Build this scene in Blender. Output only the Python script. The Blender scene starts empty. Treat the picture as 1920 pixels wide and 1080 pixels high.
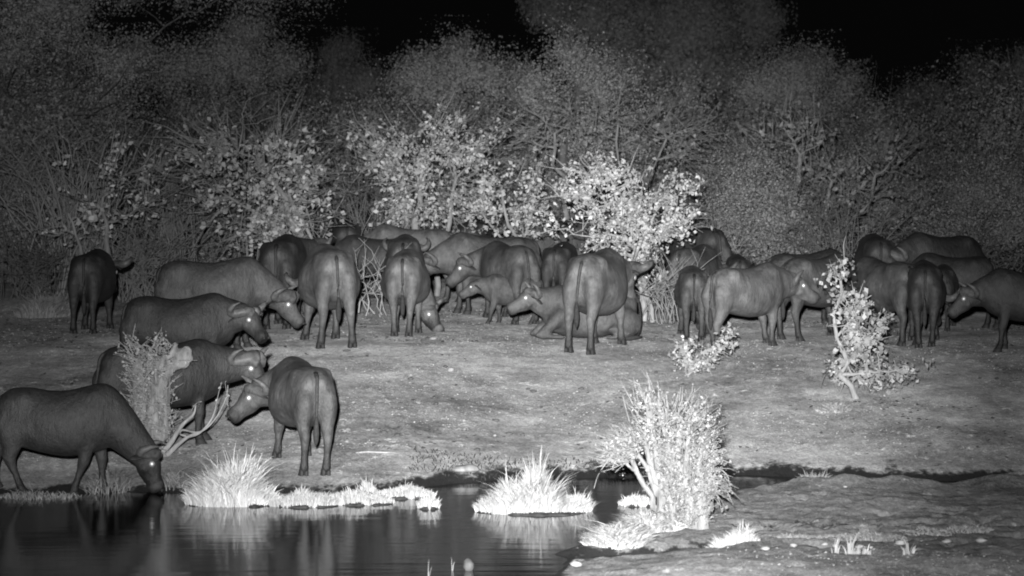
import bpy, math, random
import numpy as np
from mathutils import Vector, Matrix

# ------------------------------------------------------------------ camera, light, exposure
sc = bpy.context.scene
COL = sc.collection
F = 6000.0          # focal length in pixels of the 1920 wide photograph
HZ = 269.0          # its horizon row
CAMZ = 4.2
cam = bpy.data.cameras.new('camera'); camo = bpy.data.objects.new('camera', cam); COL.objects.link(camo)
camo.location = (0, 0, CAMZ); camo.rotation_euler = (math.radians(90), 0, 0)
cam.sensor_width = 36; cam.lens = F / 1920 * 36; cam.shift_y = -(540 - HZ) / 1920
cam.clip_start = 1; cam.clip_end = 3000
sc.camera = camo
cam.dof.use_dof = True; cam.dof.focus_distance = 43; cam.dof.aperture_fstop = 2.8

world = bpy.data.worlds.new('World'); sc.world = world; world.use_nodes = True
world.node_tree.nodes['Background'].inputs[0].default_value = (1, 1, 1, 1)
world.node_tree.nodes['Background'].inputs[1].default_value = 0.0016       # night sky, almost black

# narrow infrared illuminator beside the camera, plus a weak wide fill added for trees
for nm, en, sz, tg in (('infrared_floodlight', 158000, 15.6, (.90, 48, .70)), ('added_wide_fill', 52000, 42.0, (1.0, 60, 2.6))):
    lamp = bpy.data.lights.new(nm, 'SPOT'); lampo = bpy.data.objects.new(nm, lamp); COL.objects.link(lampo)
    lamp.energy = en; lamp.spot_size = math.radians(sz); lamp.spot_blend = 1.0; lamp.shadow_soft_size = 0.12
    lampo.location = (-0.35, 0.0, 4.85 + (.12 if sz > 30 else 0))
    lampo.rotation_euler = (Vector(tg) - Vector(lampo.location)).to_track_quat('-Z', 'Y').to_euler()

sc.view_settings.view_transform = 'Standard'; sc.view_settings.look = 'None'
sc.view_settings.exposure = 0; sc.view_settings.gamma = 1
sc.render.engine = 'CYCLES'
sc.cycles.max_bounces = 4; sc.cycles.diffuse_bounces = 2; sc.cycles.glossy_bounces = 3; sc.cycles.transmission_bounces = 0
sc.cycles.transparent_max_bounces = 4
sc.cycles.pixel_filter_type = 'BLACKMAN_HARRIS'; sc.cycles.filter_width = 1.9
sc.cycles.sample_clamp_indirect = 3

# ------------------------------------------------------------------ noise and terrain
def hsh(i, j, s):
    n = (i.astype(np.int64) * 374761393 + j.astype(np.int64) * 668265263 + s * 1442695041) & 0xffffffff
    n = ((n ^ (n >> 13)) * 1274126177) & 0xffffffff
    return ((n ^ (n >> 16)) & 0xffff) / 65535.0
def vn(x, y, s=0):
    x = np.asarray(x, float); y = np.asarray(y, float)
    i = np.floor(x); j = np.floor(y); u = x - i; v = y - j
    u = u * u * (3 - 2 * u); v = v * v * (3 - 2 * v)
    i = i.astype(np.int64); j = j.astype(np.int64)
    return ((hsh(i, j, s) * (1 - u) + hsh(i + 1, j, s) * u) * (1 - v) + (hsh(i, j + 1, s) * (1 - u) + hsh(i + 1, j + 1, s) * u) * v) * 2 - 1
def fbm(x, y, s=0, o=4):
    r = 0; a = 1
    for k in range(o):
        r = r + a * vn(x * 2 ** k, y * 2 ** k, s + k * 17); a *= .5
    return r
def flat(px, py, z=0.0):
    Y = (CAMZ - z) * F / (py - HZ); return ((px - 960) * Y / F, Y)
def sst(a, b, x):
    t = np.clip((x - a) / (b - a), 0, 1); return t * t * (3 - 2 * t)
SPIT = [flat(px, py, .03) for px, py in ((1372, 916), (1300, 938), (1225, 958), (1170, 985), (1100, 1008), (1062, 1030), (1048, 1060), (1040, 1110), (1030, 1250), (1040, 1600))]
SPIT = SPIT + [(12, 18), (60, 18), (60, 38.9), (8, 38.9), (4.5, 38.85)]
def sd_poly(X, Y, P):
    d = np.full(np.shape(X), 1e9); ins = np.zeros(np.shape(X), bool); n = len(P)
    for k in range(n):
        ax, ay = P[k]; bx, by = P[(k + 1) % n]
        ex, ey = bx - ax, by - ay
        t = np.clip(((X - ax) * ex + (Y - ay) * ey) / (ex * ex + ey * ey), 0, 1)
        d = np.minimum(d, np.hypot(X - ax - ex * t, Y - ay - ey * t))
        c = ((ay > Y) != (by > Y)) & (X < (bx - ax) * (Y - ay) / (by - ay + 1e-12) + ax)
        ins ^= c
    return np.where(ins, d, -d)
DIMPLES = []
rd = random.Random(5)
for k in range(110):
    px = rd.uniform(1390, 1910); py = 984 + rd.gauss(0, 8) + (px - 1440) * .01
    if k % 3 == 0: py += rd.uniform(-50, 60)
    x_, y_ = flat(px, py, .12); DIMPLES.append((x_, y_, rd.uniform(.04, .10)))
def H(X, Y):
    X = np.asarray(X, float); Y = np.asarray(Y, float)
    ysh = np.interp(X, [-60, -5.5, -1.4, -.7, 0, 1.6, 3, 5, 5.9, 7, 60], [38.35, 38.35, 38.7, 39.5, 40.2, 40.4, 40.45, 40.1, 39.75, 39.3, 39.1])
    ysh = ysh + .16 * fbm(X * 1.3, Y * .2, 3)
    d = Y - ysh
    z = np.interp(d, [-40, -8, -2, 0, .5, 1.3, 2.6, 11, 21, 40, 300, 900], [-1.2, -.9, -.3, 0, .10, .17, .30, 1.03, 1.24, 1.45, 2.0, 2.0])
    land = sst(-.2, 2.5, d)
    z = z + land * (.035 * fbm(X * .35, Y * .35, 9) + .02 * vn(X * 1.1, Y * 1.1, 23) + .008 * fbm(X * 5, Y * 5, 31, 3))
    s = sd_poly(X, Y, SPIT) + .10 * fbm(X * 2.2, Y * 2.2, 51, 3)
    zs = np.interp(s, [-3, -.6, 0, .12, .4, 1.2, 6], [-.8, -.25, 0, .05, .09, .12, .17])
    on = sst(0, .5, s)
    # low ridges on the far rim of the spit, a wet gully in front, and hoof marks
    rim = np.exp(-((Y - 38.45) / .45) ** 2) * sst(2.6, 4.0, X)
    zs = zs + on * (rim * (.10 + .10 * vn(X * 1.5 + 3.1, 0.3, 77) + .04 * vn(X * 5, Y * 2, 78)) + .02 * fbm(X * 1.4, Y * 1.4, 61) + .016 * fbm(X * 6, Y * 4, 67, 3) + .012 * vn(X * 14, Y * 9, 68))
    gx = np.interp(X, [.4, .8, 1.6, 2.2, 2.6], [32.3, 32.35, 32.5, 32.9, 33.4])
    zs = zs - .16 * np.exp(-((Y - gx) / .33) ** 2) * sst(2.7, 2.0, X) * on
    zs = zs + .08 * np.exp(-((Y - 30.6) / 1.0) ** 2) * sst(.6, 2.5, X) * on
    z = np.maximum(z, zs)
    near = (Y < 38) & (Y > 30) & (X > 2)
    if np.any(near):
        for dx, dy, r in DIMPLES:
            z = z - .075 * np.exp(-(((X - dx) / r) ** 2 + ((Y - dy) / (r * 1.3)) ** 2) ** 1.5)
    return z
def h1(x, y): return float(H(np.array([x]), np.array([y]))[0])
_Ys = np.concatenate([np.arange(24, 70, .03), np.arange(70, 400, .5)])
def G(px, py):
    """first point of the ground seen at pixel px, py of the photograph"""
    X = (px - 960) / F * _Ys
    z = np.maximum(H(X, _Ys), 0)
    row = HZ + F * (CAMZ - z) / _Ys
    k = np.argmax(row <= py)
    return Vector((X[k], _Ys[k], z[k]))

# ------------------------------------------------------------------ mesh helpers
def mesh_np(name, V, Fc, mat=None, smooth=True, nper=4):
    V = np.asarray(V, np.float32); Fc = np.asarray(Fc, np.int32)
    me = bpy.data.meshes.new(name)
    me.vertices.add(len(V)); me.vertices.foreach_set('co', V.ravel())
    me.loops.add(Fc.size); me.loops.foreach_set('vertex_index', Fc.ravel())
    me.polygons.add(len(Fc)); me.polygons.foreach_set('loop_start', np.arange(0, Fc.size, nper, dtype=np.int32))
    if smooth: me.polygons.foreach_set('use_smooth', np.ones(len(Fc), bool))
    me.update(calc_edges=True)
    if mat: me.materials.append(mat)
    return me
def link(name, me, parent=None):
    o = bpy.data.objects.new(name, me); COL.objects.link(o)
    if parent: o.parent = parent
    return o
def tag(o, label=None, cat=None, group=None, kind=None):
    if label: o['label'] = label
    if cat: o['category'] = cat
    if group: o['group'] = group
    if kind: o['kind'] = kind
    return o
def empty(name, loc, rz=0, s=1):
    o = bpy.data.objects.new(name, None); COL.objects.link(o)
    o.location = loc; o.rotation_euler = (0, 0, rz); o.scale = (s, s, s); o.empty_display_size = .2
    return o
class MB:
    def __init__(s): s.v = []; s.f = []
    def rings(s, C, U, Vv, n=12, sq=2.0, egg=0.0):
        base = len(s.v); m = len(C)
        for c, u, w in zip(C, U, Vv):
            for k in range(n):
                a = 2 * math.pi * k / n; ca, sa = math.cos(a), math.sin(a)
                if sq != 2.0:
                    ca = math.copysign(abs(ca) ** (2 / sq), ca); sa = math.copysign(abs(sa) ** (2 / sq), sa)
                s.v.append(c + u * (ca * (1 - egg * sa)) + w * sa)
        for i in range(m - 1):
            for k in range(n):
                a = base + i * n + k; b = base + i * n + (k + 1) % n
                s.f.append((a, b, b + n, a + n))
        c0 = len(s.v); s.v.append(C[0].copy()); c1 = len(s.v); s.v.append(C[-1].copy())
        for k in range(n):
            s.f.append((base + (k + 1) % n, base + k, c0)); q = base + (m - 1) * n
            s.f.append((q + k, q + (k + 1) % n, c1))
    def tube(s, P, R, n=10, flat_=1.0, up=Vector((0, 0, 1)), flats=None):
        C = [Vector(p) for p in P]; U = []; W = []
        for i, c in enumerate(C):
            t = (C[min(i + 1, len(C) - 1)] - C[max(i - 1, 0)]).normalized()
            sd = t.cross(up)
            if sd.length < .05: sd = t.cross(Vector((1, 0, 0)))
            sd.normalize(); w = sd.cross(t).normalized()
            r = R[i]; fl = flats[i] if flats else flat_
            U.append(sd * r * fl); W.append(w * r)
        s.rings(C, U, W, n)
    def ball(s, c, r, n=12, m=8):
        c = Vector(c); C = []; U = []; W = []
        for i in range(m + 1):
            a = math.pi * (i / m); a = min(max(a, .12), math.pi - .12)
            C.append(c + Vector((0, 0, r[2] * math.cos(a)))); k = math.sin(a)
            U.append(Vector((r[0] * k, 0, 0))); W.append(Vector((0, r[1] * k, 0)))
        s.rings(C, U, W, n)
    def mesh(s, name, mat=None, smooth=True):
        me = bpy.data.meshes.new(name); me.from_pydata([tuple(v) for v in s.v], [], s.f)
        if smooth: me.polygons.foreach_set('use_smooth', np.ones(len(me.polygons), bool))
        if mat: me.materials.append(mat)
        return me
def spline(P, n):
    """Catmull-Rom through rows of numbers"""
    P = np.array(P, float); P = np.vstack([2 * P[0] - P[1], P, 2 * P[-1] - P[-2]]); out = []
    for i in range(1, len(P) - 2):
        for k in range(n):
            t = k / n; a, b, c, d = P[i - 1:i + 3]
            out.append(.5 * ((2 * b) + (c - a) * t + (2 * a - 5 * b + 4 * c - d) * t * t + (3 * b - a - 3 * c + d) * t ** 3))
    out.append(P[-2]); return np.array(out)

# ------------------------------------------------------------------ materials
def newmat(name, rough=.8, spec=.3):
    m = bpy.data.materials.new(name); m.use_nodes = True
    b = m.node_tree.nodes['Principled BSDF']; b.inputs['Roughness'].default_value = rough
    b.inputs['Specular IOR Level'].default_value = spec
    return m, m.node_tree, b
def N(nt, t, **k):
    n = nt.nodes.new(t)
    for a, v in k.items(): setattr(n, a, v)
    return n
def g3(v): return (v, v, v, 1)
def ramp(nt, src, pts):
    r = N(nt, 'ShaderNodeValToRGB'); nt.links.new(src, r.inputs[0]); e = r.color_ramp.elements
    e[0].position, e[0].color = pts[0][0], g3(pts[0][1]); e[1].position, e[1].color = pts[-1][0], g3(pts[-1][1])
    for p, v in pts[1:-1]:
        q = e.new(p); q.color = g3(v)
    return r.outputs[0]
def mathn(nt, op, a, b=None, clamp=False):
    n = N(nt, 'ShaderNodeMath', operation=op); n.use_clamp = clamp
    for i, v in enumerate((a, b)):
        if v is None: continue
        if isinstance(v, (int, float)): n.inputs[i].default_value = v
        else: nt.links.new(v, n.inputs[i])
    return n.outputs[0]
def noise(nt, vec, scale, detail=3, rough=.55, sx=1, sy=1, sz=1):
    if (sx, sy, sz) != (1, 1, 1):
        mp = N(nt, 'ShaderNodeMapping'); nt.links.new(vec, mp.inputs[0]); mp.inputs['Scale'].default_value = (sx, sy, sz); vec = mp.outputs[0]
    n = N(nt, 'ShaderNodeTexNoise'); nt.links.new(vec, n.inputs['Vector'])
    n.inputs['Scale'].default_value = scale; n.inputs['Detail'].default_value = detail; n.inputs['Roughness'].default_value = rough
    return n.outputs['Fac']
def bump(nt, b, h, strength=.4, dist=.02):
    n = N(nt, 'ShaderNodeBump'); n.inputs['Strength'].default_value = strength; n.inputs['Distance'].default_value = dist
    nt.links.new(h, n.inputs['Height']); nt.links.new(n.outputs[0], b.inputs['Normal'])

def hide_mat(name, lo, hi):
    m, nt, b = newmat(name, .62, .8)
    tc = N(nt, 'ShaderNodeTexCoord').outputs['Object']
    a = N(nt, 'ShaderNodeAttribute', attribute_name='tone').outputs['Fac']
    c1 = noise(nt, tc, 3.2, 4, .6); c2 = noise(nt, tc, 24, 3, .6, 1, 1, .35)
    c = mathn(nt, 'ADD', mathn(nt, 'MULTIPLY', c1, .7), mathn(nt, 'MULTIPLY', c2, .3))
    col = ramp(nt, c, [(.36, lo), (.5, (lo + hi) / 2), (.62, hi)])
    mud = ramp(nt, noise(nt, tc, 2.1, 7, .72), [(.53, 0), (.63, 1)])
    m0 = N(nt, 'ShaderNodeMix', data_type='RGBA'); nt.links.new(mathn(nt, 'MULTIPLY', mud, .42), m0.inputs['Factor']); nt.links.new(col, m0.inputs['A']); m0.inputs['B'].default_value = g3(hi * 1.75); col = m0.outputs['Result']
    mx = N(nt, 'ShaderNodeMix', data_type='RGBA', blend_type='MULTIPLY'); mx.inputs['Factor'].default_value = 1
    nt.links.new(col, mx.inputs['A']); nt.links.new(a, mx.inputs['B'])
    nt.links.new(mx.outputs['Result'], b.inputs['Base Color'])
    wr = noise(nt, tc, 5, 6, .7, 1.3, 1, .5); fn = noise(nt, tc, 60, 3, .6, 1, 1, .5)
    bump(nt, b, mathn(nt, 'ADD', wr, mathn(nt, 'MULTIPLY', fn, .18)), .8, .05)
    return m
HIDES = [hide_mat('buffalo_hide_' + n, a, b) for n, a, b in (('dark', .016, .048), ('brown', .035, .10), ('pale', .07, .17))]
def plain(name, lo, hi, scale=8, rough=.8, spec=.2, bs=.3, bd=.01, stretch=(1, 1, 1)):
    m, nt, b = newmat(name, rough, spec)
    tc = N(nt, 'ShaderNodeTexCoord').outputs['Object']
    n = noise(nt, tc, scale, 4, .6, *stretch)
    nt.links.new(ramp(nt, n, [(.3, lo), (.7, hi)]), b.inputs['Base Color'])
    if bs: bump(nt, b, n, bs, bd)
    return m
M_HORN = plain('buffalo_horn', .06, .17, 14, .5, .35, .5, .01)
M_HOOF = plain('buffalo_hoof', .03, .05, 20, .6)
M_TUFT = plain('tail_hair', .03, .06, 30, .8)
m, nt, b = newmat('eye_tapetum', .62, 1.0); b.inputs['Base Color'].default_value = g3(.95); b.inputs['Metallic'].default_value = 1.0
M_EYE = m
def leaf_mat(name, lo, hi, rough=.6):
    m, nt, b = newmat(name, rough, .25)
    oi = N(nt, 'ShaderNodeNewGeometry').outputs['Random Per Island']
    nt.links.new(ramp(nt, oi, [(0, lo), (.6, (lo + hi) / 2), (1, hi)]), b.inputs['Base Color'])
    return m
M_LEAF = leaf_mat('bright_leaf', .28, .66)
M_LEAFP = leaf_mat('pale_leaf', .22, .58)
M_LEAFC = leaf_mat('very_pale_leaf', .32, .74)
M_LEAFW = leaf_mat('whitish_leaf', .14, .42)
M_LEAFD = leaf_mat('dull_leaf', .18, .42)
M_LEAFT = leaf_mat('fine_tree_leaf', .28, .50)
M_GRASS = leaf_mat('dry_grass', .24, .52)
M_GRASSB = leaf_mat('light_boosted_grass', .42, .82)  # dry grass copy, colour lightened to offset the weak beam on the left tuft
M_GRASSL = leaf_mat('dry_chaff', .3, .75)
M_GRASSD = leaf_mat('dull_grass', .16, .34)
M_BARK = plain('bark', .18, .38, 9, .9, .1, .8, .03, (1, 1, .25))
M_BARKD = plain('dull_bark', .10, .22, 9, .9, .1, .8, .03, (1, 1, .25))
M_BARKW = plain('whitish_bark', .14, .34, 14, .9, .1, 1, .04, (1, 1, .3))
M_BARKP = plain('pale_bark', .26, .5, 12, .9, .1, 1, .03, (1, 1, .3))
M_KNOT = plain('gnarled_bark', .14, .48, 11, .9, .1, 1.0, .06, (1, 1, .3))
M_STONE = plain('pale_stone', .16, .42, 9, .85, .2, .5, .02)
M_ROCK = plain('grey_rock', .03, .13, 7, .8, .2, .8, .03)
M_DUNG = plain('dung', .07, .14, 12, .9, .1, .8, .02)
M_TURF = plain('wet_turf', .02, .07, 12, .8, .2, .8, .03)

def ground_mat():
    m, nt, b = newmat('dusty_ground', .9, .15); b.inputs['Diffuse Roughness'].default_value = 1.0
    geo = N(nt, 'ShaderNodeNewGeometry').outputs['Position']
    sx = N(nt, 'ShaderNodeSeparateXYZ'); nt.links.new(geo, sx.inputs[0])
    big = noise(nt, geo, .28, 4, .6, 1, .7, 1); mid = noise(nt, geo, 1.6, 5, .65, 1, .55, 1); fine = noise(nt, geo, 9, 5, .75, 1, .5, 1)
    spk = noise(nt, geo, 3.6, 6, .85, 1, .6, 1); tiny = noise(nt, geo, 34, 3, .7, 1, .6, 1)
    c = mathn(nt, 'ADD', mathn(nt, 'MULTIPLY', big, .30), mathn(nt, 'ADD', mathn(nt, 'MULTIPLY', mid, .26), mathn(nt, 'ADD', mathn(nt, 'MULTIPLY', fine, .22), mathn(nt, 'MULTIPLY', tiny, .22))))
    dry = ramp(nt, c, [(.39, .10), (.46, .21), (.53, .34), (.64, .64)])
    # straw and chaff flecks
    fl = ramp(nt, spk, [(.58, 0), (.66, 1)])
    mx = N(nt, 'ShaderNodeMix', data_type='RGBA'); nt.links.new(mathn(nt, 'MULTIPLY', fl, .75), mx.inputs['Factor'])
    nt.links.new(dry, mx.inputs['A']); mx.inputs['B'].default_value = g3(.75)
    # the spit is trampled damp mud, darker than the dusty bank
    spm = N(nt, 'ShaderNodeMapRange', interpolation_type='SMOOTHSTEP'); nt.links.new(sx.outputs['Y'], spm.inputs[0])
    spm.inputs[1].default_value = 38.3; spm.inputs[2].default_value = 40.4; spm.inputs[3].default_value = .5; spm.inputs[4].default_value = 1.0
    mu = N(nt, 'ShaderNodeMix', data_type='RGBA', blend_type='MULTIPLY'); mu.inputs['Factor'].default_value = 1
    nt.links.new(mx.outputs['Result'], mu.inputs['A']); nt.links.new(spm.outputs[0], mu.inputs['B']); mx = mu
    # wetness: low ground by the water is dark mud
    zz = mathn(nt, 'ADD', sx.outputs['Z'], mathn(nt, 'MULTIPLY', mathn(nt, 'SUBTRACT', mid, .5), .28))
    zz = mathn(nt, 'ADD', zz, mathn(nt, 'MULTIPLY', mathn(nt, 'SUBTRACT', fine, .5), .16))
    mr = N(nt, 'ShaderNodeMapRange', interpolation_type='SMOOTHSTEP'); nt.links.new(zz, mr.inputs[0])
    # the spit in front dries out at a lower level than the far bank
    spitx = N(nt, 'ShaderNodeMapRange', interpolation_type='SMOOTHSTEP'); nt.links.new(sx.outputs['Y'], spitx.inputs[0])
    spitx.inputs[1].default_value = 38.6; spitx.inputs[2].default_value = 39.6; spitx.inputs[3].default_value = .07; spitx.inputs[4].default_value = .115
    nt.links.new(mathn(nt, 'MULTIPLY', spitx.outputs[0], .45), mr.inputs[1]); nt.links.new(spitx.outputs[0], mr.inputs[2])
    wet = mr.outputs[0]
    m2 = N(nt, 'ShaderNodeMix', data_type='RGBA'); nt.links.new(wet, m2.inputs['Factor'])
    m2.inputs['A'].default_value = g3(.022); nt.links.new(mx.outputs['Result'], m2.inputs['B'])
    nt.links.new(m2.outputs['Result'], b.inputs['Base Color'])
    r = N(nt, 'ShaderNodeMapRange'); nt.links.new(wet, r.inputs[0]); r.inputs[3].default_value = .55; r.inputs[4].default_value = .95
    nt.links.new(r.outputs[0], b.inputs['Roughness'])
    bump(nt, b, mathn(nt, 'ADD', fine, mathn(nt, 'MULTIPLY', spk, .8)), .9, .07)
    return m
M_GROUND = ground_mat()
def water_mat():
    m, nt, b = newmat('pond_water', .03, .5)
    b.inputs['Base Color'].default_value = g3(.012); b.inputs['IOR'].default_value = 1.36
    geo = N(nt, 'ShaderNodeNewGeometry').outputs['Position']
    a = noise(nt, geo, 3.0, 2, .5, .25, 1.2, 1); c = noise(nt, geo, 16, 2, .5, .25, 1.0, 1); d = noise(nt, geo, .35, 2, .5)
    amp = ramp(nt, d, [(.4, .15), (.62, 1)])
    bump(nt, b, mathn(nt, 'ADD', a, mathn(nt, 'MULTIPLY', mathn(nt, 'MULTIPLY', c, amp), .30)), .10, .03)
    b.inputs['Roughness'].default_value = .085
    return m
M_WATER = water_mat()

# ------------------------------------------------------------------ ground and water
def axis(parts):
    out = []
    for a, b_, st in parts: out += list(np.arange(a, b_, st))
    return np.array(out + [parts[-1][1]])
def grid(name, xs, ys, mat, zf):
    X, Y = np.meshgrid(xs, ys); Z = zf(X, Y)
    V = np.stack([X, Y, Z], -1).reshape(-1, 3); nx, ny = len(xs), len(ys)
    i = np.arange(ny - 1)[:, None] * nx + np.arange(nx - 1)[None]
    return link(name, mesh_np(name, V, np.stack([i, i + 1, i + 1 + nx, i + nx], -1).reshape(-1, 4), mat))
gx = axis([(-500, -60, 40), (-60, -12, 3), (-12, -7, .4), (-7, 7, .07), (7, 12, .4), (12, 60, 3), (60, 500, 40)])
gy = axis([(-60, 10, 10), (10, 28, .6), (28, 42, .06), (42, 62, .13), (62, 120, 1.5), (120, 900, 40)])
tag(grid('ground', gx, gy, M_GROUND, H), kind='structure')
wx = axis([(-60, 60, 30)]); wy = axis([(12, 44, 8)])
tag(grid('water', wx, wy, M_WATER, lambda X, Y: X * 0), kind='structure')

# ------------------------------------------------------------------ buffalo
def leg_pts(kind, sx):
    if kind == 'hind':   # x, y, z, r fore-aft, r sideways
        return [(-.70, .15, 1.10, .22, .13), (-.74, .175, .92, .235, .145), (-.76, .18, .76, .175, .12), (-.80, .175, .62, .115, .085),
                (-.88, .17, .50, .092, .066), (-.885, .17, .42, .066, .054), (-.86, .17, .28, .045, .043), (-.85, .17, .15, .054, .054), (-.84, .17, .10, .064, .062), (-.82, .17, .045, .058, .052)]
    return [(.62, .20, 1.08, .20, .10), (.62, .215, .88, .165, .115), (.60, .20, .72, .115, .092), (.61, .185, .58, .085, .074),
            (.63, .18, .44, .078, .072), (.63, .18, .37, .058, .054), (.625, .18, .25, .043, .043), (.625, .18, .14, .054, .054), (.635, .18, .10, .064, .062), (.655, .18, .045, .058, .052)]
DEFLEGS = ((0, 0), (0, 0), (0, 0), (0, 0))
TAILPH = random.Random(3)

KX = .88
def buffalo(label, px, py, top, yaw, head=None, fat=1.0, hide=1, horns=1.0, legs=DEFLEGS, group='buffalo herd at the waterhole', tail=None, depth=0.0, lying=False, calf=False, horn_sp=1.0, tailside=0.0):
    g = G(px, py)
    if depth: 
        g.y += depth; g.x = (px - 960) / F * g.y; g.z = h1(g.x, g.y)
    D = g.y
    S = (py - top) * D / F / (1.51 if not lying else 1.02)
    if depth: S = ((HZ + F * (CAMZ - g.z) / D) - top) * D / F / 1.51
    yr = math.radians(yaw); cy, sy = math.cos(yr), math.sin(yr)
    print('buffalo %4d D=%.1f S=%.2f' % (px, D, S))
    root = empty('buffalo', g, yr, S); tag(root, label, 'buffalo', group)
    if head is None: head = (1.42, 0, 1.12, 0, -42)
    hx, hy, hz, hyaw, hpit = head
    jr = random.Random(int(px * 7 + py)); wj = jr.uniform(.94, 1.07); hipz = jr.uniform(-.03, .015); legs = [(a + jr.uniform(-.05, .05), b_ + jr.uniform(-.02, .03)) for a, b_ in legs]; bj = jr.uniform(-.02, .04)
    mb = MB()
    dz = -.50 if lying else 0.0
    # torso
    T = spline([(-.90, 1.26, .84, .15), (-.84, 1.36, .74, .25), (-.68, 1.425, .66, .315), (-.45, 1.44, .61, .345), (-.15, 1.40, .555, .40), (.15, 1.40, .52, .415),
                (.42, 1.455, .54, .375), (.66, 1.505, .58, .31), (.82, 1.475, .63, .255), (.96, 1.38, .70, .19), (1.04, 1.27, .80, .11)], 3)
    C = []; U = []; W = []
    for x, zt, zb, hw in T:
        mid = math.exp(-(x / .55) ** 2); x *= KX
        hw = hw * wj * (1 + (fat - 1) * mid); zt += hipz * (1 if x < -.2 else 0); zb -= bj * mid; hw = hw * (1.12 if lying else 1); zb = zb - (fat - 1) * .25 * mid
        if lying: zb = max(zb, .52)
        C.append(Vector((x, 0, (zt + zb) / 2 + dz))); U.append(Vector((0, hw, 0))); W.append(Vector((0, 0, (zt - zb) / 2)))
    mb.rings(C, U, W, 20, 2.15, .13)
    for s in (-1, 1):
        mb.ball((-.50 * KX, s * .20, 1.27 + dz), (.16, .125, .13))            # hip bone
        mb.ball((-.84 * KX, s * .11, 1.20 + dz), (.09, .07, .09))            # pin bone
        mb.ball((.60 * KX, s * .185, 1.10 + dz), (.22, .13, .33))                # shoulder
    # neck
    P = Vector((hx * .86, hy, hz + dz)); B0 = Vector((.58, 0, 1.10 + dz)); ctl = Vector((.90, hy * .25, 1.12 * .6 + hz * .4 + dz))
    C = []; R = []; fl = []
    for k in range(9):
        t = k / 8; C.append(B0 * (1 - t) ** 2 + ctl * 2 * t * (1 - t) + P * t * t)
        R.append(.395 * (1 - t) + .195 * t); fl.append(.60 + .2 * t)
    a, c_ = math.radians(hyaw), math.radians(hpit)
    d = Vector((math.cos(a) * math.cos(c_), math.sin(a) * math.cos(c_), math.sin(c_)))
    sd = Vector((-math.sin(a), math.cos(a), 0)); up = d.cross(sd); 
    if up.z < 0 and hpit > -80: up = -up
    mb.tube(C, R, 14, up=Vector((0, 0, 1)) if abs(C[-1].z - C[0].z) < .5 else Vector((-.4, 0, 1)), flats=fl)
    # head
    k_ = 1.12 if calf else 1.0
    hs = 1.0 * k_
    HR = [(-.07, -.02, .11, .10), (.0, -.01, .145, .125), (.10, -.02, .155, .132), (.20, -.035, .145, .118), (.31, -.045, .118, .092), (.40, -.045, .103, .086), (.49, -.045, .108, .10), (.555, -.045, .10, .10), (.60, -.05, .07, .075)]
    C = []; U = []; W = []
    for f, u, rv, rs in HR:
        C.append(P + (d * f * .84 + up * u) * hs); U.append(sd * rs * 1.08 * hs); W.append(up * rv * 1.14 * hs)
    mb.rings(C, U, W, 14, 2.2, -.08)
    for s in (-1, 1): mb.ball(P + (d * .12 + sd * s * .065 - up * .075) * hs, (.095, .095, .095))
    # legs
    feet = []
    names = (('hind', 1), ('hind', -1), ('fore', 1), ('fore', -1))
    if not lying:
        for (kd, s), (lx, ly) in zip(names, legs):
            L = leg_pts(kd, s); fx, fy = L[-1][0] * KX + lx, s * L[-1][1] + ly
            wx_, wy_ = g.x + S * (fx * cy - fy * sy), g.y + S * (fx * sy + fy * cy)
            fz = (h1(wx_, wy_) - g.z) / S
            fz = max(fz, (0.0 - g.z) / S - .03)
            C = []; U = []; W = []
            for x, y, z, rf, rs in L:
                x = (x + .0) * KX
                t = max(0, min(1, 1 - (z - .04) / .95)); 
                tl = t ** 1.1
                C.append(Vector((x + lx * tl, s * y + ly * tl, z + fz * min(1, t * 1.1))))
                if calf and z < .6: rf *= 1.15; rs *= 1.15
                U.append(Vector((rf * 1.08, 0, 0))); W.append(Vector((0, rs * 1.08, 0)))
            mb.rings(C, U, W, 12)
            feet.append((C[-1].x, C[-1].y, fz))
    else:
        for s in (-1, 1):
            mb.tube([(.60, s * .24, .50), (.80, s * .29, .28), (1.02, s * .30, .12), (1.10, s * .31, .10), (1.0, s * .33, .07), (.72, s * .36, .07), (.55, s * .36, .06)],
                    [.17, .12, .085, .075, .06, .052, .05], 10)
            mb.ball((-.50, s * .36, .30), (.36, .17, .29))
            mb.tube([(-.55, s * .40, .30), (-.25, s * .50, .20), (-.62, s * .52, .09), (-.40, s * .55, .06), (-.12, s * .56, .05)], [.16, .12, .075, .055, .05], 10)
    me0 = mb.mesh('tmp'); tmp = bpy.data.objects.new('tmp', me0); COL.objects.link(tmp)
    md = tmp.modifiers.new('r', 'REMESH'); md.mode = 'VOXEL'; md.voxel_size = .021 if D < 54 else .027
    md = tmp.modifiers.new('s', 'SMOOTH'); md.factor = .5; md.iterations = 4 if D < 54 else 2
    dg = bpy.context.evaluated_depsgraph_get()
    me = bpy.data.meshes.new_from_object(tmp.evaluated_get(dg)); me.name = 'buffalo_body'
    bpy.data.objects.remove(tmp); bpy.data.meshes.remove(me0)
    me.polygons.foreach_set('use_smooth', np.ones(len(me.polygons), bool))
    n = len(me.vertices); co = np.empty(n * 3, np.float32); me.vertices.foreach_get('co', co); co = co.reshape(-1, 3)
    # the trunk of the body is fleshy: smooth it more than legs and head
    ne = len(me.edges); ed = np.empty(ne * 2, np.int32); me.edges.foreach_get('vertices', ed); ed = ed.reshape(-1, 2)
    deg = np.bincount(ed.ravel(), minlength=n).astype(float); nearh = np.linalg.norm(co - np.array(P + d * .25), axis=1)
    wv = (sst(.55, .95, co[:, 2]) if not lying else np.ones(n)) * sst(.35, .55, nearh) * .8
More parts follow.
